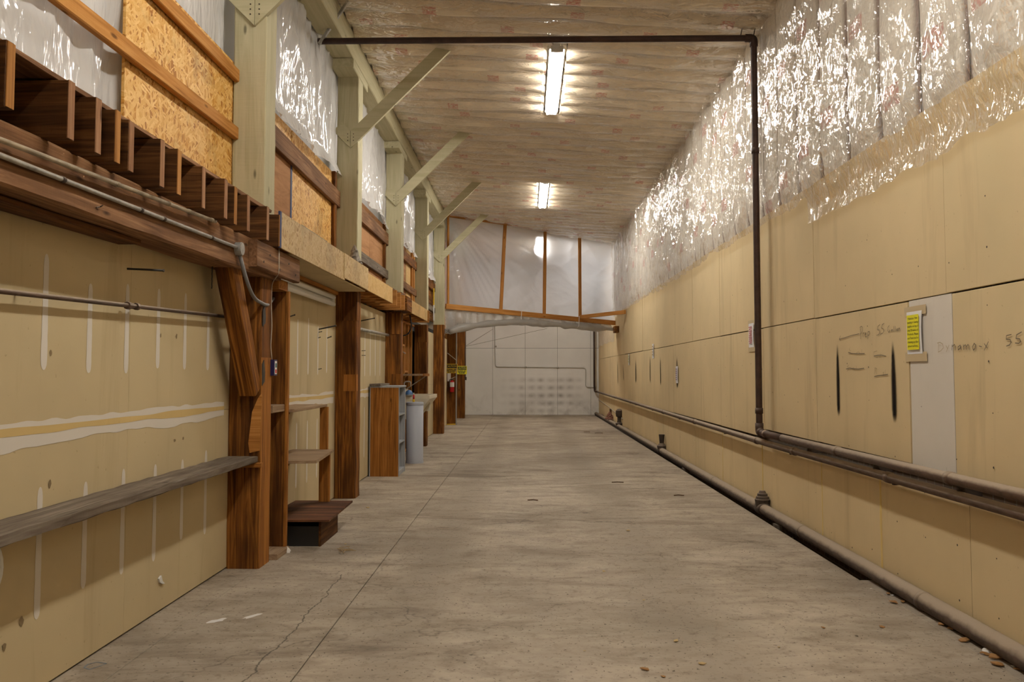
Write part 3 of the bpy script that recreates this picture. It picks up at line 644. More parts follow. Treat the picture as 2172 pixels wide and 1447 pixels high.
def loft_film(y0, y1, zb, label, seed, amp=1.0, xb=-2.335, lmask=None, pull=None):
    Y = np.arange(y0, y1+.001, .035); T = np.linspace(0, 1, 58); yy, tt = np.meshgrid(Y, T, indexing='ij'); n = Noise2(seed)
    bot = zb+.06*(n(Y*1.3, Y*0)-.5)+.05*(n(Y*6, Y*0+3)-.5); zz = bot[:, None]+(5.25-bot[:, None])*tt
    w = n(yy*.6, zz*.6)*2
    rid = lambda a, b, nn: (1-np.abs(2*nn(a, b)-1))**3
    cr = .07*rid(yy*2.6+w, zz*.7+yy*.4, N1)+.045*rid(yy*6-zz*.8+w, zz*1.2, N2)+.012*rid(yy*13, zz*3+w, N3)
    xx = xb+amp*cr*(.3+.7*np.sin(np.pi*np.clip((yy-y0)/(y1-y0), 0, 1)))
    roll = np.clip(1-tt/.12, 0, 1); xx = xx+roll*(.05+.03*n(yy*5, yy*0+2)) if xb > -2.36 else xx
    keep = None
    if lmask: keep = ~((yy[:-1, :-1] > lmask[0]) & (zz[:-1, :-1] < lmask[1]))
    return tag(gridlink('plastic_sheet', np.stack([xx, yy, zz], -1), M['film_loft'], None, keep), label, 'plastic sheet')
loft_film(1.2, 6.36, 2.76, 'glossy white plastic sheet behind the orange rails and the strand board sheet', 31, .9, -2.40, (4.70, 3.90))
loft_film(6.62, 9.92, 3.84, 'white plastic sheet gathered toward the overhead pipe end, above the strand board', 32)
loft_film(10.12, 13.42, 3.87, 'white plastic sheet above plywood, past the crumpled grey lump', 33)
loft_film(13.62, 16.92, 3.85, 'white plastic sheet on the loft wall above the laundry sink bay', 34)
loft_film(17.12, 20.4, 3.7, 'white plastic sheet on the loft wall next to the plastic partition', 35)

# ================================================================== POSTS AND BEAMS ON THE LEFT
def mid(a, b): return (a+b)/2
PLAB = ['brown timber post with diagonal knee brace and burnt edge, beside the long grey shelf', 'brown timber post with square patch cuts, past the shelving with the black box',
        'brown timber post rising behind the wooden bookcase', 'dark brown timber post beside the laundry sink and small stud shelf',
        'brown timber post directly under the olive post at the partition', 'brown timber post carrying the red fire extinguisher', 'brown timber post standing closest to the white far wall']
ptop = [2.28, 2.49, 2.49, 2.49, 2.69, 3.2, 3.2]; posts = []
for i, y in enumerate(POST_Y):
    p = thing('timber_post', PLAB[i], 'post', (mid(PL, PR), y+.13, 0)); posts.append(p)
    r = PR-.01 if i == 0 else PR
    bx('shaft', PL, r, y, y+.26, 0, ptop[i], M['brown'], p, .012, 14, .004)
p = posts[0]
tim('knee_brace', (-2.135, 5.80, 2.30), (-2.13, 6.34, 1.36), .13, .15, M['brown'], p, (0, 0, 1), .008, 6, .003)
MB().prism([ony(x, y, 6.356) for x, y in ((527, 940), (530, 961), (551, 956), (556, 833), (547, 846), (535, 874))], (0, -.006, 0)).build('hewn_patch', M['orange'], p)
bx('sawn_face', PR-.012, PR-.003, 6.368, 6.612, 0, 1.62, M['pine'], p, .002, 10, .002)
for z0, z1 in ((1.86, 2.02), (1.40, 1.60)): MB().prism([(PR-.004, 6.37+a, z) for a, z in ((0, z0), (.06, z0+.03), (.07, mid(z0, z1)), (.04, z1), (0, z1-.03))], (.005, 0, 0)).build('scorch_mark', M['black'], p)
for i in (1, 2, 3):
    p = posts[i]; y = POST_Y[i]
    bx('inset_block', -2.245, PR+.004, y-.006, y+.12, ptop[i]-.36, ptop[i]-.02, M['brown'], p, .004)
    bx('inset_block', -2.20, PR+.003, y-.005, y+.10, 1.28, 1.48, M['pine'] if i == 1 else M['brown'], p, .004)
p = posts[2]
bx('cap_block', -2.15, -2.01, 13.22, 13.7, 2.50, 2.80, M['beam'], p, .008); bx('cap_block', -2.0, -1.92, 13.2, 13.75, 2.50, 2.74, M['brown'], p, .008); bx('cap_plate', -2.33, -2.0, 13.3, 13.75, 2.49, 2.52, M['brown_dark'], p)
p = posts[5]
bx('metal_channel', PR, PR+.03, 23.84, 23.9, 0, 2.7, M['greymetal'], p); bx('pale_board', -2.36, -2.31, 23.80, 23.86, 0, 2.7, M['stud'], p)
MB().prism([(PL, 23.855, 0), (PR, 23.855, 0), (PR, 23.855, .04), (PL, 23.855, .03)], (0, -.004, 0)).build('yellow_paint_band', M['yellow'], p)
tim('pale_strap', ony(949, 749, 23.84), ony(969, 765, 23.84), .02, .03, M['cable'], p, (0, 1, 0), .001)

OLAB = ['olive painted post rising between the strand board sheets, above the knee-braced brown post', 'olive painted post with the crumpled grey lump at its foot', 'olive painted post above the bookcase and its brown post',
        'olive painted post above the laundry sink bay', 'olive painted post at the edge of the hanging plastic partition', 'olive painted post seen through the plastic partition']
for i in range(6):
    y = POST_Y[i]; zb = 2.765 if i < 4 else ptop[4]
    if i == 5: zb = 3.2
    t = thing('olive_post', OLAB[i], 'post', (mid(PL, PR), y+.13, zb))
    bx('shaft', PL-.0, PR, y, y+.26, zb, 5.115, M['olive'], t, .008, 12, .0025)
    bx('bolster', PL, PR+.004, y-.33, y+.55, 5.115, 5.225, M['olive'], t, .008)
    if i < 5:
        zV = 4.235; yb = y-.024; xe = -.93
        a = Vector((-2.14, yb, zV)); e = Vector((xe, yb, ceil_z(xe)-.04)); d = (e-a).normalized(); nrm = Vector((-d.z, 0, d.x)); w = .15
        # mitred knee brace: two boards meeting in a V on the post face
        MB().prism([a, e, e+nrm*w-d*.1, Vector((-2.14, yb, (a+nrm*w).z+(d.z/d.x)*(-2.14-(a+nrm*w).x)))], (0, .045, 0)).build('knee_brace', M['olive'], t); kb = bpy.data.objects[list(ORG)[-1]]
        d2 = Vector((-d.x, 0, d.z)); n2 = Vector((d.z, 0, d.x)); e2 = a+d2*.30
        MB().prism([a-Vector((.004, 0, 0)), Vector((-2.144, yb, (a+nrm*w).z+(d.z/d.x)*(-2.14-(a+nrm*w).x))), e2+n2*w, e2], (0, .045, 0)).build('knee_brace', M['olive'], t)
        for kk in (.05, .09, .13):
            for sx in (-1, 1):
                c = a+Vector((sx*.035, 0, .04+kk)); MB().tube([c+Vector((0, .002, 0)), c+Vector((0, -.004, 0))], .006, 6).build('nail_head', M['cast'], kb)
tag(bx('roof_beam', PL, PR+.004, -2, YF-.05, 5.23, 5.53, M['olive'], None, .01, 40, .003), 'long olive painted beam on top of the olive posts under the ceiling', 'beam')
# ragged film edge pinched between beam and ceiling
Y = np.arange(6.5, 20.8, .03); n = Noise2(77); T = np.linspace(0, 1, 5)
P = np.stack([np.repeat((-2.03+.02*n(Y*6, Y*0))[:, None], 5, 1)+.015*n(Y[:, None]*9, T[None]*3), np.repeat(Y[:, None], 5, 1), 5.545-(.02+.07*n(Y*5, Y*0+3)**1.5)[:, None]*T[None]], -1)
tag(gridlink('film_edge', P, M['film_wall']), 'ragged plastic edge pinched along the top of the olive beam', 'plastic sheet')

# carrying beam of the first bay, with bolster block and sag
b = thing('carrying_beam', 'long weathered brown beam carrying the joist ends, with conduits clipped to it', 'beam', (-2.15, 3.0, 2.2))
tim('beam', (-2.15, -1.0, 2.335), (-2.15, 6.75, 2.375), .24, .255, M['beam'], b, (0, 0, 1), .012, 30, .003)
tim('ledger_strip', (-2.20, 2.0, 2.19), (-2.20, 4.5, 2.225), .13, .03, M['brown_dark'], b)
bx('bolster_block', -2.028, -1.965, 5.95, 7.08, 2.275, 2.475, M['beam'], b, .008, 6, .002)
for y, z in ((6.1, 2.33), (6.25, 2.4), (6.5, 2.32), (6.75, 2.4), (6.95, 2.33)): MB().tube([(-1.968, y, z), (-1.961, y, z)], .009, 8).build('bolt_head', M['cast'], b)
# joists
JY = [2.2, 2.5, 2.75, 3.0, 3.40, 3.63, 3.80, 3.97, 4.30, 4.49, 4.86, 5.20, 5.41, 5.67, 6.06, 6.38]
JY2 = [6.8, 7.2, 7.6, 8.0, 8.4, 8.8, 9.2, 9.6, 10.3, 10.7, 11.1, 11.5, 11.9, 12.3, 12.7, 13.1, 13.9, 14.4, 14.9, 15.4, 15.9, 16.4]
for k, y in enumerate(JY+JY2):
    first = y < 6.5; xe = -1.93+random.uniform(-.012, .006) if first else -1.945; zb = 2.478 if first else 2.50
    o = tim('floor_joist', (-2.44, y, mid(zb, 2.74)), (xe, y+random.uniform(-.012, .012), mid(zb, 2.74)), .052, 2.74-zb-random.uniform(0, .015), M['brown_dark'] if first else M['stud'], None, (0, 0, 1), .004, 3, .002)
    if first:
        bx('cut_end', xe-.002, xe+.004, o.location.y-.024, o.location.y+.024, zb+.008, 2.733, M['cut' if k % 3 else 'cut_orange'], o, .002)
    tag(o, ('dark rough-sawn joist with a pale brown cut end over the carrying beam' if k % 3 else 'dark rough-sawn joist with an orange cut end over the carrying beam') if first else 'orange joist tucked behind the strand board fascia boards', 'joist', 'joist ends over the carrying beam' if first else 'joists behind the fascia')
for k, (x0, x1) in enumerate(((-2.44, -2.22), (-2.215, -1.985))):
    tag(bx('deck_plank', x0, x1, 1.8, 6.34, 2.742, 2.765, M['beam'], None, .003, 12, .003), ('dusty plank lying on the joist ends at their cut edge', 'dusty plank on the joists against the loft wall')[1-k], 'plank')
tag(bx('deck_plank', -2.44, -1.99, 6.64, 17.2, 2.742, 2.763, M['beam'], None), 'long deck plank behind the top of the fascia boards', 'plank')
# fascia boards
FB = [(595, 447.5, 520.5, 731, 'strand board fascia with a blue painted end, next to the joist ends', 'osb_pale', .0), (731, 541, 595.5, 781, 'short pale fascia board lapped between the two longer ones', 'osb_pale', .006),
      (765, 582, 617, 833, 'yellow strand board fascia beside the stacked cap blocks', 'osb_mid', -.004), (871, 640, 653, 907, 'strand board fascia over the laundry sink bay', 'osb_mid', 0)]
for x0, yt, yb, x1, lab, m, dx in FB:
    xf = -1.925+dx; a, c = onx(x0, yt, xf), onx(x1, 600, xf); zb = onx(x0, yb, xf).z
    t = thing('fascia_board', lab, 'fascia', (xf, mid(a.y, c.y), zb)); z1 = 2.765 if m == 'osb_pale' else 2.72; z0 = 2.478 if dx == 0 and m == 'osb_pale' else 2.50
    bx('board', xf-.014, xf, a.y, c.y, z0, z1, M[m], t, .002)
    if x0 == 595:
        bx('painted_end', xf-.016, xf+.001, a.y-.004, a.y+.035, z0, z1, M['blue_edge'], t, .001); bx('painted_edge', xf-.012, xf-.004, 7.0, 7.9, z1-.001, z1+.006, M['teal'], t, .001)
tag(bx('soffit', -2.30, -1.945, 6.78, 9.88, 2.478, 2.492, M['drywall_dim'], None), 'tan soffit panel under the joists above the unlit lamp', 'panel')
tag(bx('soffit_strip', -2.304, -2.27, 6.7, 9.88, 2.435, 2.478, M['stud'], None), 'narrow wooden strip along the soffit panel and wall', 'wood strip')
# crumpled film lump
def lump(c, r, h, seed, mat, name, label, cat, rough=.35, n=12, m=9):
    nn = Noise2(seed); vs, fs = [], []
    for i in range(m+1):
        k = i/m
        for j in range(n):
            t = 2*math.pi*j/n; rr = r*(1-k)**.75*(1-rough+2*rough*float(nn(j*1.7 % n+20, i*1.3+9)))
            vs.append(Vector(c)+Vector((rr*math.cos(t), rr*math.sin(t), h*k)))
    for i in range(m):
        for j in range(n): q = (j+1) % n; fs.append((i*n+j, i*n+q, i*n+n+q, i*n+n+j))
    fs.append(tuple(range(n-1, -1, -1)))
    return tag(link(name, vs, fs, mat), label, cat)
lump((-1.99, 9.45, 2.764), .085, .22, 5, M['nest'], 'grey_lump', 'crumpled grey papery lump at the foot of an olive post', 'plastic scrap')

# ------------------------------------------------------------------ conduits and wires on the beam
def pipe(mb, pts, r, n=10): return mb.tube(pts, r, n)
XC = -2.012
c0, c1 = onx(0, 329, XC), onx(503, 525, XC); dirc = (c1-c0)
t = thing('conduit', 'galvanised conduit on the beam ending in a round junction box and hose', 'conduit', tuple(c1))
pipe(MB(), [c0-dirc*.9, c1], .0115).build('pipe', M['galv'], t, True)
for px_ in (113, 285, 335, 440):
    q = c0+dirc*((XC*F/(px_-VX)-c0.y)/(c1.y-c0.y)); MB().tube([q-dirc.normalized()*.012, q+dirc.normalized()*.012], .0145, 10).build('clip', M['cast'], t, True)
jb = c1+Vector((.0, .035, -.005))
MB().tube([jb+Vector((-.03, 0, 0)), jb+Vector((.022, 0, 0))], .047, 18).build('junction_box', M['greymetal'], t); jbox = bpy.data.objects[list(ORG)[-1]]
MB().tube([jb+Vector((.022, 0, 0)), jb+Vector((.027, 0, 0))], .044, 18).build('cover', M['galv'], jbox)
pts = bend([jb+Vector((0, .01, -.03)), Vector((-2.0, 5.86, 2.13)), Vector((-2.03, 6.1, 2.05)), Vector((-2.06, 6.5, 2.03)), ony(580, 633, 6.93)], .12, 5)
MB().tube(pts, .0135, 10).build('hose', flat('grey_hose', (.20, .20, .20), .5), t, True)
XC2 = -1.995; c0, c1 = onx(0, 296, XC2), onx(457, 470, XC2); dirc = c1-c0
t = thing('conduit', 'beige painted conduit clipped just under the joist ends', 'conduit', tuple(c1))
pipe(MB(), [c0-dirc*.9, c1], .0115).build('pipe', M['galv_tan'], t, True)
for px_ in (233, 346, 390, 440):
    q = c0+dirc*((XC2*F/(px_-VX)-c0.y)/(c1.y-c0.y)); MB().tube([q-dirc.normalized()*.012, q+dirc.normalized()*.012], .0145, 10).build('clip', M['galv_tan'], t, True)
t = thing('pendant_switch', 'small navy switch box hanging on a thin pale cable beside the braced post', 'switch', (-2.03, 6.62, 1.47))
pts = [onx(592, 522, -1.955), onx(592, 580, -1.955), ony(577, 600, 6.6), ony(575, 640, 6.6), ony(577, 690, 6.6), ony(574, 735, 6.6), ony(577, 763, 6.6)]
MB().tube(bend(pts, .05, 3), .004, 6).build('cable', M['cable'], t, True)
a, c = ony(571, 763, 6.6), ony(583, 797, 6.6)
bx('box', a.x, c.x, 6.58, 6.66, c.z, a.z, M['blue'], t, .004); lb = bx('label', c.x-.0005, c.x+.001, 6.595, 6.65, c.z+.012, a.z-.012, M['white'], t, .0005)
bx('label_print', c.x, c.x+.002, 6.605, 6.64, c.z+.02, c.z+.05, M['red'], lb, .0005); bx('label_print', c.x, c.x+.002, 6.605, 6.64, c.z+.065, c.z+.10, M['teal'], lb, .0005)

# ------------------------------------------------------------------ left wall: pipe, spikes, wire
a, c = onx(0, 617.6, -2.255), onx(490, 673, -2.255); d = c-a
t = thing('steel_pipe', 'thin rusty pipe with a union, running along the tan wall into the braced post', 'pipe', tuple(a.lerp(c, .6)))
MB().tube([a-d*.8, c], .0125, 10).build('pipe', M['steel'], t, True)
u = a.lerp(c, .43)
for s, r in ((-.05, .022), (-.01, .017), (.05, .021)): MB().tube([u+d.normalized()*(s-.016), u+d.normalized()*(s+.016)], r, 8).build('union_nut', M['steel'], t)
for px_ in (40, 470):
    q = a.lerp(c, (-2.255*F/(px_-VX)-a.y)/(c.y-a.y)); MB().tube([q, q+Vector((-.06, 0, 0))], .007, 6).build('standoff', M['cast'], t)
def spike(x0, y0, x1, y1, r, label):
    a = onx(x0, y0, XL); b = ony(x1, y1, a.y); t = thing('wall_spike', label, 'spike', tuple(a), 'spikes driven into the drywall')
    MB().tube([a+Vector((-.01, 0, 0)), b], r, 8).build('rod', M['wire'], t, True); MB().tube([b-Vector((.006, 0, 0)), b], r*1.5, 8).build('head', M['cast'], t)
spike(270, 570, 348, 574, .006, 'long black spike sticking out of the wall above the thin rusty pipe')
spike(676, 699, 713, 691, .008, 'long black spike in the wall beside the patched brown post')
for q in ((612, 673, 626, 668, .006), (676, 705.5, 683, 703.5, .004), (675, 717.5, 680, 715.5, .004), (694, 718, 703, 714, .006), (675, 784, 682, 782, .004)): spike(*q, 'short dark nail in the wall under the unlit lamp')
for q in ((768, 636, 794, 632, .007), (766, 681, 795, 675, .007), (767, 744.5, 775, 744, .004), (767, 754, 775, 754, .004)): spike(*q, 'dark rod in the wall of the bay with the grey wall pipe')
t = tag(MB().tube([onx(450, 561, -2.2)+Vector((0, .004*(i % 2), -.017*i)) for i in range(11)], .004, 6).build('twisted_wire', M['wire'], None, True), 'short twisted black wire hanging from the beam near the brace', 'wire')
MB().tube([onx(204, 440, -2.025), onx(212, 439, -2.02), onx(218, 436, -2.0)], .003, 6).build('bent_nail', M['cast'], b)
# unlit lamp under the soffit
a, c = onx(612, 610, -2.26), onx(703, 636, -2.26)
t = thing('unlit_strip_light', 'white unlit twin tube lamp on the wall under the soffit', 'lamp', (-2.26, mid(7.0, c.y), 2.31))
bx('housing', -2.305, -2.262, 6.95, c.y, 2.305, 2.36, M['white'], t, .006)
for z, x in ((2.372, -2.235), (2.292, -2.235)): MB().tube([(x, 6.97, z), (x, c.y+.01, z)], .024, 12).build('tube', M['white'], t, True)
for yy_ in (6.97, c.y-.02): bx('end_cap', -2.26, -2.222, yy_, yy_+.02, 2.27, 2.39, M['white'], t, .004)
a, c = onx(763, 698, -2.25), onx(823, 711, -2.25)
t = thing('wall_pipe', 'grey pipe on standoffs along the wall beyond the patched post', 'pipe', tuple(a)); MB().tube([a, c], .022, 10).build('pipe', M['galv'], t, True)
for k in (.15, .85): q = a.lerp(c, k); MB().tube([q, q+Vector((-.06, 0, 0))], .01, 6).build('standoff', M['galv'], t)

# ------------------------------------------------------------------ long grey shelf
t = thing('wall_shelf', 'long weathered grey plank shelf along the tan wall', 'shelf', (-2.18, 4, .81))
tim('plank', (-2.1855, 2.2, .836), (-2.1855, 6.345, .838), .233, .05, M['greywood'], t, (0, 0, 1), .006, 40, .0035)
bx('cleat', -2.30, -2.22, 4.0, 5.0, .775, .81, M['pine'], t); bx('cleat', -2.30, -2.03, 6.31, 6.355, .775, .81, M['pine'], t); bx('cleat', -2.30, -2.265, 2.2, 4.0, .775, .81, M['brown'], t)
# things at the picture's edge: hose reel disc on the wall
t = thing('wall_disc', 'white rimmed dark disc leaning on the tan wall under the grey shelf', 'disc', (-2.27, 3.40, .55))
cc = Vector((-2.27, 3.435, .665))
MB().tube([cc+Vector((0, .13*math.cos(k*math.pi/12), .13*math.sin(k*math.pi/12))) for k in range(25)], .012, 8, False).build('rim', M['white'], t, True)
MB().tube([cc+Vector((-.02, 0, 0)), cc], .125, 24).build('face', M['black'], t)
# holes, stains and a torn tag on the wall
def wblob(x, y, r, h, mat, name):
    c = onx(x, y, XL); n = 10; vs = [(XL+.002, c.y+r*random.uniform(.6, 1.1)*math.cos(6.283*k/n), c.z+h*random.uniform(.6, 1.1)*math.sin(6.283*k/n)) for k in range(n)]
    link(name, vs, [tuple(range(n))], mat, wl)
M['stainwall'] = flat('brown_stain', (.22, .155, .075), .8)
for q in ((44, 1318, .022, .03), (8, 1373, .018, .02), (370, 934, .02, .012), (388, 930, .018, .012), (105, 1027, .012, .03), (340, 712, .012, .015), (374, 713, .012, .018), (107, 748, .012, .02)): wblob(*q, M['stainwall'], 'wall_stain')
t = MB().prism([onx(x, y, XL+.012) for x, y in ((338, 1228), (343, 1221), (345, 1232), (350, 1238), (346, 1239), (340, 1236))], (-.011, 0, 0)).build('torn_tag', M['tissue']); tag(t, 'torn white scrap stuck to the tan wall below the grey shelf', 'scrap')

# ------------------------------------------------------------------ shelving between the first two posts
t = thing('shelf_upright', 'tall brown board upright standing just past the knee-braced post', 'upright', (-2.17, 6.98, 0))
bx('board', -2.303, -2.045, 6.96, 7.0, .03, 2.19, M['brown'], t, .004, 10, .002); bx('edge_strip', -2.045, -2.02, 6.955, 7.005, .03, 2.19, M['pine'], t, .003)
bx('head_block', -2.303, -2.03, 6.70, 6.955, 2.19, 2.27, M['pine'], t, .004); bx('little_shelf', -2.303, -2.045, 6.63, 6.955, 1.175, 1.235, M['shelf'], t, .004)
bx('base_block', -2.25, -2.0, 6.66, 6.99, 0, .045, M['shelf'], t, .004)
t = thing('shelf_rack', 'open rack of dusty shelves with curved brackets over a black box', 'shelving', (-2.1, 7.6, .25))
bx('shelf_board', -2.30, -1.975, 7.01, 8.17, 1.165, 1.19, M['shelf'], t); MB().prism([(-2.30, 7.01, .725), (-1.80, 7.08, .725), (-1.895, 8.13, .725), (-2.30, 8.13, .725)], (0, 0, .025)).build('shelf_board', M['shelf'], t)
bx('upright', -2.03, -1.95, 8.09, 8.13, .75, 1.165, M['pine'], t); bx('upright', -2.03, -1.925, 8.08, 8.12, .245, .725, M['pine'], t)
bx('back_batten', -2.30, -2.25, 7.01, 7.05, .245, 1.30, M['pine'], t); 
def corbel(zt, y):
    prof = [(0, 0), (.19, 0), (.19, -.02), (.15, -.03), (.11, -.055), (.085, -.09), (.07, -.12), (.05, -.125), (.045, -.19), (0, -.19)]
    MB().prism([(-2.25+a+.02, y, zt+b_) for a, b_ in prof], (0, .04, 0)).build('bracket', M['brown'], t)
corbel(1.165, 7.06); corbel(.725, 7.06)
MB().prism([(-2.28, 7.10, .225), (-1.69, 7.10, .225), (-1.715, 8.17, .225), (-2.28, 8.17, .225)], (0, 0, .018)).build('base_board', M['stain'], t)
t = thing('black_box', 'low black box with a wooden side standing on the floor under the rack', 'box', (-2.03, 7.5, 0))
bx('front', -2.28, -1.80, 7.19, 7.205, .0, .17, M['black'], t); bx('side', -1.80, -1.78, 7.18, 7.82, 0, .222, M['brown_dark'], t); bx('side', -2.28, -2.26, 7.205, 7.82, 0, .222, M['black'], t)
bx('back', -2.26, -1.80, 7.80, 7.82, 0, .222, M['black'], t); bx('bottom', -2.26, -1.80, 7.205, 7.80, 0, .012, M['black'], t)

# ------------------------------------------------------------------ bookcase, drum, sink
t = thing('bookcase', 'wooden bookcase with knotty side and grey painted shelves', 'bookcase', (-2.06, 12.33, 0)); y0, y1 = 11.99, 12.67
bx('side_panel', -2.27, -1.86, y0, y0+.03, 0, 1.285, M['pine'], t); bx('side_panel', -2.27, -1.86, y1-.03, y1, 0, 1.285, M['grey_paint'], t)
bx('back_panel', -2.285, -2.27, y0, y1, 0, 1.285, M['grey_paint'], t)
for z in (.05, .46, .87): bx('shelf', -2.268, -1.865, y0+.031, y1-.031, z, z+.022, M['grey_paint'], t)
bx('kick_board', -1.885, -1.865, y0+.031, y1-.031, 0, .05, M['grey_paint'], t); bx('top', -2.285, -1.85, y0-.01, y1+.01, 1.285, 1.31, M['grey_paint'], t)
for z0, z1 in ((0, 1.285),): bx('front_strip', -1.86, -1.852, y0, y0+.03, z0, z1, M['grey_paint'], t)
tag(bx('loose_plank', -2.28, -2.12, 11.95, 12.75, 1.311, 1.34, M['greywood'], None), 'short grey plank lying on top of the bookcase', 'plank')
cx, cy = -1.872, 13.83
t = thing('fibre_drum', 'tall blue-grey cylindrical drum standing beside the bookcase', 'drum', (cx, cy, 0))
MB().tube([(cx, cy, 0), (cx, cy, .02), (cx, cy, .05), (cx, cy, .98)], [.140, .146, .143, .143], 40).build('body', M['bluegrey'], t, True)
MB().tube([(cx, cy, .965), (cx, cy, 1.0), (cx, cy, 1.012)], [.148, .148, .14], 40).build('lid', M['bluegrey'], t)
MB().tube([(cx, cy, .0), (cx, cy, .025)], .149, 40).build('bottom_rim', M['bluegrey'], t)
t = thing('spray_bottle', 'small bottle with a red neck standing on the drum lid', 'bottle', (cx-.02, cy, 1.012)); q = (cx-.02, cy)
MB().tube([(*q, 1.012), (*q, 1.05), (*q, 1.06)], [.02, .02, .012], 12).build('body', M['yellow'], t, True); MB().tube([(*q, 1.06), (*q, 1.13)], .016, 12).build('neck', M['red'], t, True)
MB().tube([(*q, 1.13), (*q, 1.165)], [.011, .008], 10).build('nozzle', M['cream'], t, True)
t = thing('laundry_sink', 'cream plastic laundry sink with a sloped front', 'sink', (-2.0, 15.2, .5)); X0, X1, Y0, Y1 = -2.29, -1.71, 14.55, 15.75
def rim(z, x1, ins): return [(X0+ins, Y0+ins, z), (x1-ins, Y0+ins, z), (x1-ins, Y1-ins, z), (X0+ins, Y1-ins, z)]
vs = rim(.68, -1.95, .05)+rim(1.04, X1, 0)+rim(1.10, X1, 0)+rim(1.10, X1, .05)+rim(.75, -1.97, .08)
fs = [(3, 2, 1, 0)]+[(r*4+i, r*4+(i+1) % 4, r*4+4+(i+1) % 4, r*4+4+i) for r in range(4) for i in range(4)]+[(16, 17, 18, 19)]
link('tub', vs, fs, M['cream'], t); bx('divider', -2.24, -1.77, 15.13, 15.17, .80, 1.085, M['cream'], t)
bx('splash_back', X0-.003, X0+.03, Y0, Y1, 1.10, 1.19, M['cream'], t)
for sx in (-2.22, -2.0):
    for sy in (14.65, 15.65): tim('leg', (sx, sy, 0), (sx, sy, .69), .035, .035, M['greymetal'], t, (0, 1, 0), .003)
MB().tube(bend([(-2.25, 15.15, 1.19), (-2.25, 15.15, 1.34), (-2.13, 15.15, 1.34), (-2.13, 15.15, 1.27)], .05, 5), .011, 8).build('faucet', M['galv'], t, True)
t = thing('blue_scrubber', 'blue domed scrubber on the back rim of the laundry sink', 'scrubber', (-2.08, 14.60, 1.10)); q = (-2.08, 14.58)
MB().tube([(*q, 1.10+.10*math.sin(k*.2618)) for k in range(7)], [max(.075*math.cos(k*.2618), .002) for k in range(7)], 18).build('cap', M['blue_cap'], t, True); MB().tube([(*q, 1.098), (*q, 1.118)], .079, 18).build('rim', M['greymetal'], t)
# stud bay behind the sink
sb = thing('open_stud_wall', 'open frame of orange wall studs behind the laundry sink', 'wall frame', (-2.33, 15.2, 0))
for y in (13.75, 14.2, 14.65, 15.1, 15.55, 16.0, 16.5): bx('stud', -2.38, -2.30, y, y+.04, .04, 2.44, M['stud'], sb)
bx('bottom_plate', -2.38, -2.30, 13.68, 16.88, 0, .04, M['stud'], sb); bx('top_plate', -2.38, -2.30, 13.68, 16.88, 2.44, 2.48, M['stud'], sb)
for y, z in ((14.24, 2.05), (14.69, 1.45), (15.14, 2.0), (15.59, 1.5)): bx('blocking', -2.375, -2.305, y, y+.41, z, z+.04, M['stud'], sb)
t = thing('stud_shelf', 'small wooden shelf on diagonal wires among the wall studs', 'shelf', (-2.1, 15.9, 1.45))
bx('board', -2.30, -1.93, 15.35, 16.2, 1.445, 1.48, M['shelf'], t); bx('front_edge', -1.93, -1.91, 15.35, 16.2, 1.435, 1.485, M['pine'], t)
for y in (15.6, 15.75): MB().tube([(-1.94, y+.2, 1.44), (-2.29, y-.1, 1.18)], .005, 6).build('wire_stay', M['galv'], t)
t = tag(MB().tube(bend([(-2.02, 14.2, 2.50), (-1.98, 14.2, 2.30), (-2.05, 14.25, 2.16), (-2.28, 14.3, 2.12)], .12, 5), .012, 8).build('cable_loop', M['wire'], None, True), 'dark cable looping down below the joists by the studs', 'cable')
t = thing('tool_hooks', 'row of small grey hooks screwed to the studs', 'hooks', (-2.29, 14.5, 1.86))
for y in (14.2, 14.65, 15.1): MB().tube(bend([(-2.30, y+.02, 1.88), (-2.25, y+.02, 1.88), (-2.245, y+.02, 1.85), (-2.22, y+.02, 1.865)], .02, 3), .007, 6).build('hook', M['galv'], t, True)
t = thing('level_stick', 'yellow and white stick standing against the loft wall', 'stick', (-2.27, 19.96, 2.765)); bx('yellow_half', -2.262, -2.24, 19.9, 19.96, 3.14, 3.55, M['yellow'], t); bx('white_half', -2.262, -2.24, 19.9, 19.96, 2.765, 3.14, M['white'], t)
t = thing('wall_notice', 'narrow printed notice on the tan wall between sink and partition posts', 'notice', (XL, 18.2, 1.45)); bx('sheet', XL, XL+.004, 18.1, 18.32, 1.45, 1.80, M['paper'], t, .0005)
mb = MB(); [mb.box(XL+.004, XL+.005, 18.13, 18.29, z, z+.012, .0002) for z in (1.49, 1.53, 1.57, 1.61, 1.65, 1.69, 1.73)]; mb.build('print', M['purple_ink'], t)

# ------------------------------------------------------------------ signs and extinguisher
def caution(x0, x1, y0, y1, Y, mat, label, ang=0.0):
    a, c = ony(x0, y0, Y), ony(x1, y1, Y); w, h = c.x-a.x, a.z-c.z; cx, cz = mid(a.x, c.x), mid(a.z, c.z)
    t = thing('caution_sign', label, 'sign', (cx, Y, c.z))
    bx('plate', a.x, c.x, Y-.004, Y, c.z, a.z, mat, t, .001); hd = bx('header', a.x+w*.05, c.x-w*.05, Y-.006, Y-.004, a.z-h*.47, a.z-h*.07, M['ink'], t, .0005)
    text_mesh('CAUTION', h*.34, mat, hd, (cx, Y-.0075, a.z-h*.27), (1, 0, 0), (0, 0, 1), 'header_text', w*.8)
    for k, s in enumerate(((.84, .2, .5, .3), (.76, .35, .2, .45), (.60, .25, .35, .4))):
        mb = MB(); q = cx-w*s[0]/2; z = a.z-h*(.60+.14*k)
        for g in s[1:]: ww = w*s[0]*g; mb.box(q, q+ww*.9, Y-.0058, Y-.004, z-h*.045, z+h*.045, .0002); q += ww
        mb.build('print_line', M['ink'], t)
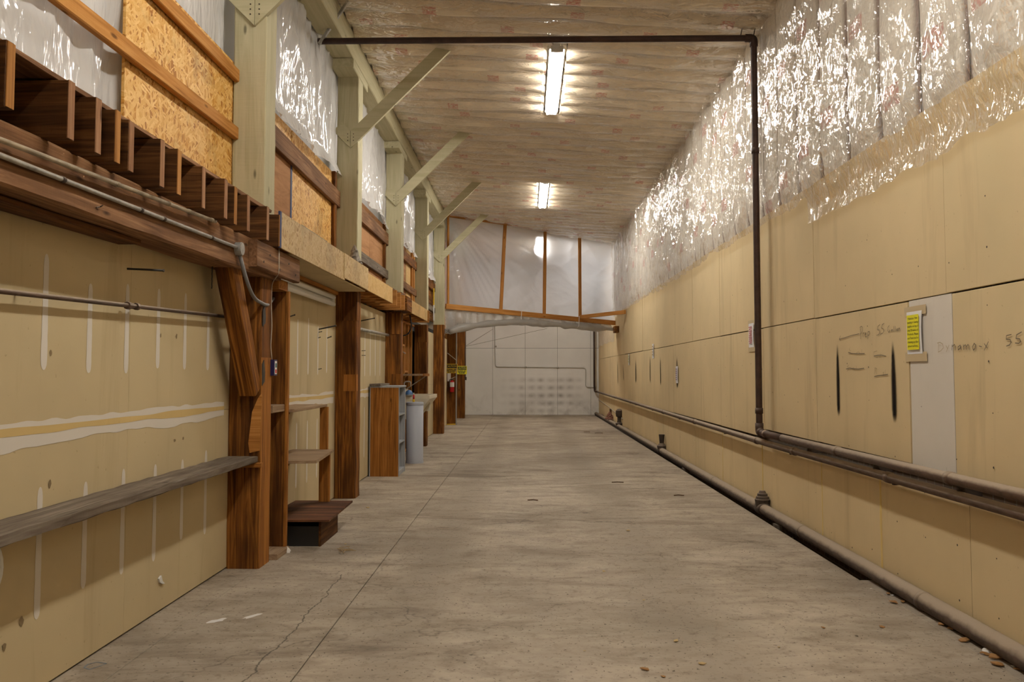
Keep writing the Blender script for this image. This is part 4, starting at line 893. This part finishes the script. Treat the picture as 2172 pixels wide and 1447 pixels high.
caution(944.5, 970.5, 772, 791.7, 23.845, M['sign_yellow'], 'yellow CAUTION sign on the post above the fire extinguisher')
caution(969, 990.3, 776.5, 794, 27.28, M['sign_lime'], 'lime yellow CAUTION sign on the post closest to the far wall')
a = ony(958.7, 832, 23.78); ex, ey, ez = a.x, 23.775, a.z
t = thing('fire_extinguisher', 'red fire extinguisher with white label hung on a brown post', 'extinguisher', (ex, ey, ez))
MB().tube([(ex, ey, ez), (ex, ey, ez+.015), (ex, ey, ez+.28), (ex, ey, ez+.325), (ex, ey, ez+.345)], [.050, .062, .062, .045, .022], 24).build('cylinder', M['red'], t, True)
MB().tube([(ex, ey, ez+.15), (ex, ey, ez+.285)], .0635, 24, False).build('label', M['paper'], t, True)
MB().tube([(ex, ey, ez+.345), (ex, ey, ez+.38)], .02, 12).build('valve', M['wire'], t, True)
tim('lever', (ex-.03, ey, ez+.385), (ex+.10, ey, ez+.44), .02, .012, M['white'], t); tim('carry_handle', (ex-.02, ey, ez+.365), (ex+.08, ey, ez+.375), .02, .01, M['greymetal'], t)
MB().tube(bend([(ex-.01, ey, ez+.37), (ex-.07, ey, ez+.36), (ex-.078, ey, ez+.2), (ex-.07, ey, ez+.12)], .04, 4), .009, 8).build('hose', M['wire'], t, True)
bx('bracket', ex-.03, ex+.03, ey+.06, 23.856, ez+.15, ez+.30, M['greymetal'], t)
t = thing('inspection_card', 'white card pinned behind the fire extinguisher', 'card', (-2.27, 23.85, 1.26)); a, c = ony(949, 792, 23.853), ony(956, 809, 23.853); bx('card', a.x, c.x, 23.852, 23.857, c.z, a.z, M['paper'], t, .0005)
a = ony(988.5, 803, 27.4); t = thing('switch_box', 'small dark switch box on the side of the post closest to the far wall', 'switch', (-2.02, 27.4, a.z-.05)); bx('box', PR, PR+.055, 27.36, 27.46, a.z-.055, a.z+.05, M['cast'], t, .004)
MB().tube([(PR+.02, 27.41, a.z+.05), (PR+.02, 27.41, 3.1)], .012, 8).build('riser', M['cast'], t, True)

# ================================================================== PIPES ON THE RIGHT
XP = 2.455; YP = 8.79; zt = ceil_z(0)-.225
t = thing('overhead_pipe', 'dark steel pipe crossing under the ceiling and dropping down the tan wall', 'pipe', (XP, YP, .87))
MB().tube(bend([(-2.27, YP, 5.112), (XP, YP, 5.112), (XP, YP, .875), (XP, 8.0, .875)], .09, 6), .034, 16).build('pipe', M['steel_dark'], t, True)
for z in (3.88, 1.1): MB().tube([(XP, YP, z-.03), (XP, YP, z+.03)], .041, 16).build('coupling', M['steel_dark'], t, True)
MB().tube(bend([(XP-.09, YP, 5.112), (XP, YP, 5.112), (XP, YP, 5.02)], .07, 6), .043, 16).build('elbow', M['steel_dark'], t, True)
MB().tube(bend([(XP, YP, .97), (XP, YP, .875), (XP, YP-.09, .875)], .07, 6), .043, 16).build('elbow', M['steel_dark'], t, True)
MB().tube([(XP, 8.0, .875), (XP, 2.2, .902)], .034, 16).build('low_run', M['steel'], t, True)
for y in (8.55, 6.6, 4.86, 3.3): z = .875+(8.0-y)*.0046; MB().tube([(XP, y-.025, z), (XP, y+.025, z)], .040, 16).build('coupling', M['steel'], t, True)
for y in (7.4, 6.0, 4.84): bx('hanger', XP+.03, 2.625, y-.012, y+.012, .79, .885, M['cast'], t)
for s in (-.12, .02): tim('hanger_rod', (XP+s-.02, YP, 5.14), (XP+s+.02, YP+.02, 5.30), .008, .02, M['cast'], t, (0, 1, 0), .001)
tim('strut', (-2.25, YP-.03, 5.07), (-1.93, YP-.06, 5.53), .03, .04, M['galv'], t, (0, 1, 0), .004)
t = thing('heating_pipe', 'long dusty pipe along the wall just under the upper pipe, reaching the far corner', 'pipe', (2.5, 14, .75))
pts = [(2.49, 2.2, .80), (2.49, 4.2, .79), (2.49, 8.6, .768), (2.49, 14, .785), (2.485, 20, .81), (2.48, 28.9, .835)]
MB().tube(pts, .0325, 16).build('pipe', M['steel'], t, True)
MB().tube(bend([(2.48, 28.85, .835), (2.48, 29.3, .835), (2.42, 29.36, .835), (2.40, 29.36, 1.0), (2.40, 29.36, 4.6)], .09, 5), .034, 12).build('riser', M['steel_dark'], t, True)
def zy(y): return float(np.interp(y, [p[1] for p in pts], [p[2] for p in pts]))
for y in (3.2, 5.75, 7.75, 9.0, 12.3, 15.1, 18.8, 23.2, 27.0):
    MB().tube([(2.488, y-.03, zy(y)), (2.488, y+.03, zy(y))], .039, 14).build('coupling', M['steel'], t, True)
for y in (5.7, 7.9, 10.5, 13.6, 16.5, 20.0, 24.0): bx('bracket', 2.49, 2.58, y-.015, y+.015, zy(y)-.045, zy(y)-.03, M['cast'], t)
t = thing('floor_pipe', 'thick dust-covered pipe lying along the floor against the tan wall', 'pipe', (2.5, 14, 0))
MB().tube([(2.505, 2.2, .062), (2.505, 6, .062), (2.50, 12, .06), (2.49, 20, .06), (2.45, 29.3, .06)], .056, 20).build('pipe', M['dusty'], t, True)
for y in (5.32, 7.6, 9.0, 11.1, 14.0, 16.4, 18.4, 20.8, 24.8, 27.6): MB().tube([(2.503, y-.02, .061), (2.503, y+.02, .061)], .0605, 20).build('joint_ring', M['dusty'], t, True)
def fitting(x, y, kind):
    Yp = 2.50*F/(x-VX); c = Vector((2.50, Yp, .06))
    MB().tube([c+Vector((0, -.075, 0)), c+Vector((0, -.06, 0)), c+Vector((0, .06, 0)), c+Vector((0, .075, 0))], [.066, .072, .072, .066], 16).build('tee', M['cast'], t, True)
    prof = {0: [(.0, .07), (.06, .075), (.10, .08), (.105, .072), (.13, .066), (.135, .055), (.16, .052), (.165, .04), (.19, .03), (.192, .0)],
            1: [(.0, .07), (.06, .085), (.09, .09), (.10, .075), (.13, .05), (.14, .04), (.26, .05), (.30, .055), (.302, 0)],
            2: [(.0, .07), (.06, .10), (.08, .10), (.10, .06), (.16, .05), (.24, .05), (.26, .085), (.34, .095), (.42, .09), (.46, .05), (.47, 0)]}[kind]
    MB().tube([c+Vector((0, 0, z)) for z, r in prof], [max(r, .002) for z, r in prof], 14).build('cap', M['cast'], t, False)
fitting(1610, 1055, 0); fitting(1401, 940, 1); fitting(1312, 898, 2); fitting(1262, 873, 0)
for (y, z0, z1) in ((13.0, -.05, .0), (8.2, -.1, .0)): bx('support_block', 2.44, 2.54, y, y+.12, -.13, .008, M['greywood'], t)
lump((2.47, 24.7, .115), .14, .24, 14, flat('red_brown_rag', (.20, .09, .06), .9), 'rag', 'red-brown crumpled rag on the floor pipe near the far corner', 'rag', .3)
tag(MB().tube([onx(1262, 843, 2.56), onx(1290, 862, 2.56), onx(1321, 889, 2.56)], .012, 6).build('slack_cable', M['cable'], None, True), 'slack tan cable sagging down the wall near the far corner', 'cable')
t = MB().prism([onx(x, y, XR-.004) for x, y in ((1294, 868), (1297, 867), (1297.5, 886), (1295, 886))], (-.02, 0, 0)).build('wall_hole_flap', M['brown_dark']); tag(t, 'small dark flap on the wall above the rag', 'flap')

# conduit on the far wall
YC = YF-.03; P_ = lambda x, y: ony(x, y, YC)
t = thing('far_conduit', 'thin grey conduit stepping across the white far wall', 'conduit', tuple(P_(1150, 778)))
MB().tube(bend([P_(1049, 640), P_(1050, 730), P_(1051, 778), P_(1242, 780), P_(1242, 821), P_(1264, 822)], .1, 4), .016, 8).build('pipe', flat('pale_grey_conduit', (.55, .54, .50), .6), t, True)
for x, y in ((1115, 779), (1183, 780), (1051, 735)): q = P_(x, y); MB().tube([q+Vector((-.04, 0, 0)), q+Vector((.04, 0, 0))], .028, 8).build('coupling', M['galv'], t)
for a, c in (((988, 734), (1046, 698)), ((988, 735), (1160, 697))):
    p0, p1 = ony(*a, 27.35), ony(*c, 24.3); tag(MB().tube([p0, p1], .006, 5).build('stay_wire', M['galv'], None), 'thin wire running from the last post up toward the partition', 'wire', 'stay wires at the last post')

# ================================================================== PLASTIC PARTITION
A0, A1 = Vector((PR-.02, 20.62, 0)), Vector((2.56, 23.9, 0)); dd = (A1-A0).normalized(); pn = Vector((dd.y, -dd.x, 0))
def PP(x, y, off=0.0): return onplane(x, y, A0, pn)+pn*off
part = thing('plastic_partition', 'wood framed translucent plastic partition hanging across the hall', 'partition', tuple(A0.lerp(A1, .5)+Vector((0, 0, 2.9))))
def stick(name, a, b, w=.09, th=.045, m='stud', off=.03): return tim(name, PP(*a, off), PP(*b, off), w, th, M[m], part, tuple(pn), .003, 4, .002)
stick('top_plate', (949, 458), (1306, 509), .06); stick('header', (944, 650), (1310, 686), .13, .06, 'orange', .035)
for a, b in (((1070, 478), (1061, 657)), ((1155, 492), (1153, 666)), ((1228, 502), (1229, 674)), ((1306, 510), (1309, 681)), ((949, 460), (949, 650))): stick('stud', a, b, .085 if a[0] != 949 else .05)
p0 = PP(1226, 673, .09); p1 = onx(1326, 662, 2.52); tim('brace', p0, p1, .05, .10, M['orange'], part, (0, 0, 1), .003)
bx('wall_block', 2.44, 2.57, 22.9, 23.3, 2.62, 2.80, M['brown'], part)
TL, TR, BL, BR = PP(948, 456, -.03), PP(1309, 507, -.03), PP(945, 652, -.03), PP(1311, 688, -.03)
U = np.linspace(0, 1, 120); T = np.linspace(0, 1, 70); uu, tt = np.meshgrid(U, T, indexing='ij')
c4 = [np.array(v) for v in (BL, BR, TL, TR)]
Pg = (c4[0][None, None]*(1-uu)[..., None]+c4[1][None, None]*uu[..., None])*(1-tt)[..., None]+(c4[2][None, None]*(1-uu)[..., None]+c4[3][None, None]*uu[..., None])*tt[..., None]
# tension folds fan out of the upper corner at the olive post
ang = np.arctan2((1-tt)*2.2+.15, uu*4.6+.05); rad = np.sqrt(((1-tt)*2.2)**2+(uu*4.6)**2)
fan = (1-np.abs(2*N1(ang*16, rad*.5)-1))**3*.05*np.exp(-rad/2.2)
fan2 = (1-np.abs(2*N2(uu*7+tt*2, tt*2-uu*3)-1))**3*.045+(1-np.abs(2*N3((1-uu)*9+tt*6, tt*3)-1))**4*.03*uu
Pg = Pg-np.array(pn)[None, None]*(fan+fan2)[..., None]
gridlink('film', Pg, M['film_part'], part)
# curtain rolled up and tied below the header
def curve_y(x): return float(np.interp(x, [944, 970, 1000, 1033, 1096, 1165, 1232, 1296], [706, 697, 692, 687, 683, 688, 693, 699]))
XS = np.linspace(944, 1296, 90); rows = []
for i, x in enumerate(XS):
    hy = 650+(x-944)*36/366; col = []
    for j in range(10):
        k = j/9; y = hy+(curve_y(x)-hy)*k; q = PP(x, y, .0)
        pleat = .06*math.sin(x*.35+2*math.sin(x*.05))*k+.10*float(N2(x*.08, k*2))*k; col.append(q+pn*(-.02+pleat))
    rows.append(col)
cur = thing('rolled_curtain', 'grey plastic curtain rolled up and tied under the partition header', 'curtain', tuple(PP(1120, 686)))
gridlink('drop', np.array([[tuple(q) for q in c] for c in rows]), M['film_curtain'], cur)
pts, rr = [], []
for i, x in enumerate(np.linspace(950, 1296, 60)):
    pts.append(PP(x, curve_y(x), .06+.02*math.sin(i*1.3))); rr.append((.06+.05*float(N1(i*.5, 3.0)))*(1 if i < 57 else .7))
MB().tube(pts, rr, 12).build('roll', M['film_curtain'], cur, True)
for x in (1099, 1221):
    y = curve_y(x); MB().tube([PP(x+3, 650+(x-944)*36/366-6, .10), PP(x-1, y, .16), PP(x-3, y+6, .08), PP(x-2, y+2, -.03), PP(x+2, 650+(x-944)*36/366, -.05)], .009, 6).build('tie', M['tissue'], cur, True)
lump(PP(950, 706)+Vector((0, 0, -.02)), .09, .14, 19, M['film_curtain'], 'film_knot', 'bunched plastic knot at the curtain end beside the brown post', 'plastic scrap', .4)

# ================================================================== DEBRIS
def scrap(x, y, size, mat, name, label, cat, group, kind):
    c = onz(x, y, 0); n = 7; ang = random.uniform(0, 6.28); vs = []
    for k in range(n):
        t_ = 6.283*k/n; r = size*random.uniform(.45, 1.0); vs.append(c+Vector((r*math.cos(t_)*1.5*math.cos(ang)-r*math.sin(t_)*math.sin(ang), r*math.cos(t_)*1.5*math.sin(ang)+r*math.sin(t_)*math.cos(ang), .002+random.uniform(0, size*kind))))
    vs2 = [v+Vector((0, 0, size*.18)) for v in vs]; cc = sum(vs2, Vector())/n+Vector((0, 0, size*.25))
    fs = [tuple(range(n-1, -1, -1))]+[(k, (k+1) % n, n+(k+1) % n, n+k) for k in range(n)]+[(n+k, n+(k+1) % n, 2*n) for k in range(n)]
    tag(link(name, vs+vs2+[cc], fs, mat), label, cat, group)
for x, y, s in ((1884, 1262, .018), (1895, 1280, .022), (1915, 1279, .022), (1996, 1327, .02), (2018, 1336, .02), (2046, 1362, .03), (2115, 1398, .035), (2118, 1413, .03), (2160, 1422, .02), (2090, 1390, .02)):
    scrap(x, y, s, M['leaf'], 'dry_leaf', 'brown dry leaf scrap on the floor along the thick floor pipe', 'leaf', 'leaf scraps along the floor pipe', .5)
for x, y, s in ((1367, 1422, .02), (1408, 1437, .012), (1746, 1333, .012), (1871, 1332, .018), (1429, 1425, .006), (1816, 1350, .008), (870, 880+75, .02)):
    scrap(x, y, s, M['leaf'] if s > .01 else M['cast'], 'floor_crumb', 'brown crumb lying out on the open concrete floor', 'crumb', 'crumbs on the open floor', .4)
for x, y, s in ((1433, 1362, .018), (1489, 1410, .018), (1281, 1213, .014), (1332, 1127, .02), (733, 1155, .012), (1365, 1274, .008), (780, 1078, .02), (1240, 1382, .006), (1652, 1374, .006)):
    scrap(x, y, s, M['chip'], 'pale_chip', 'small pale chip lying on the open concrete floor', 'chip', 'pale chips on the floor', .3)
for x, y, s in ((2105, 1385, .05), (2150, 1415, .014), (1848, 1250, .008), (1893, 1264, .01)):
    if s > .03: lump(onz(x, y)+Vector((0, 0, 0)), s, .05, 44, M['tissue'], 'tissue_wad', 'crumpled white tissue on the floor beside the thick floor pipe', 'tissue', .3, 12, 6)
    else: scrap(x, y, s, M['tissue'], 'white_scrap', 'tiny white scrap on the floor near the tissue and leaves', 'scrap', 'white scraps by the pipe', .3)
lump(onz(609, 1172), .035, .05, 45, M['tissue'], 'tissue_wad', 'small white wad on the floor by the upright board', 'tissue', .3, 10, 6)
st = thing('straw_heap', 'little heap of straw and splinters on the floor near the black box', 'debris', tuple(onz(727, 1169)))
for k in range(9):
    c = onz(727+random.uniform(-14, 14), 1169+random.uniform(-5, 5)); a_ = random.uniform(0, 3.14); L = random.uniform(.03, .07); h = .004+.004*k*.4
    MB().tube([c+Vector((-L*math.cos(a_), -L*math.sin(a_), h)), c+Vector((L*math.cos(a_), L*math.sin(a_), h+.005))], .003, 5).build('straw', M['twig'], st)
for x, y, L in ((1310, 1024, .08), (1130, 1062, .06), (1440, 1052, .06), (1270, 919, .10), (1245, 917, .08)):
    c = onz(x, y); tag(MB().tube([c+Vector((-L, 0, .006)), c+Vector((0, .02, .008)), c+Vector((L, -.01, .006))], .006, 5).build('splinter', M['brown_dark'], None), 'thin dark splinter lying across the concrete floor', 'splinter', 'splinters on the floor')
# rubble in the trench: uncountable
mb = MB()
for k in range(900):
    y = random.uniform(6.2, 27); x = random.uniform(2.415, 2.47 if random.random() < .7 else 2.6); r = random.uniform(.008, .03); z = -.13+r*random.uniform(0, 1.2)
    pts_ = [(x+r*random.uniform(.5, 1)*a, y+r*random.uniform(.5, 1)*b_, z+r*random.uniform(.5, 1)*c_) for a, b_, c_ in ((1, 0, 0), (-1, 0, 0), (0, 1, 0), (0, -1, 0), (0, 0, 1), (0, 0, -1))]
    mb.add(pts_, [(0, 2, 4), (2, 1, 4), (1, 3, 4), (3, 0, 4), (2, 0, 5), (1, 2, 5), (3, 1, 5), (0, 3, 5)])
tag(mb.build('rubble', M['rubble']), 'loose dark rubble in the trench beside the floor pipe', 'rubble', None, 'stuff')
# grit sprinkled on the floor: uncountable
mb = MB()
for k in range(2600):
    y = random.uniform(3.2, 16); x = random.uniform(-1.6, 2.4); r = random.uniform(.0015, .0042)
    if N1(x*.8+9, y*.5) < .42: continue
    mb.add([(x+r, y, .0), (x-r*.5, y+r*.87, .0), (x-r*.5, y-r*.87, .0), (x, y, r*1.2)], [(0, 1, 3), (1, 2, 3), (2, 0, 3)])
tag(mb.build('grit', M['cast']), 'dark grit sprinkled over the concrete floor', 'grit', None, 'stuff')
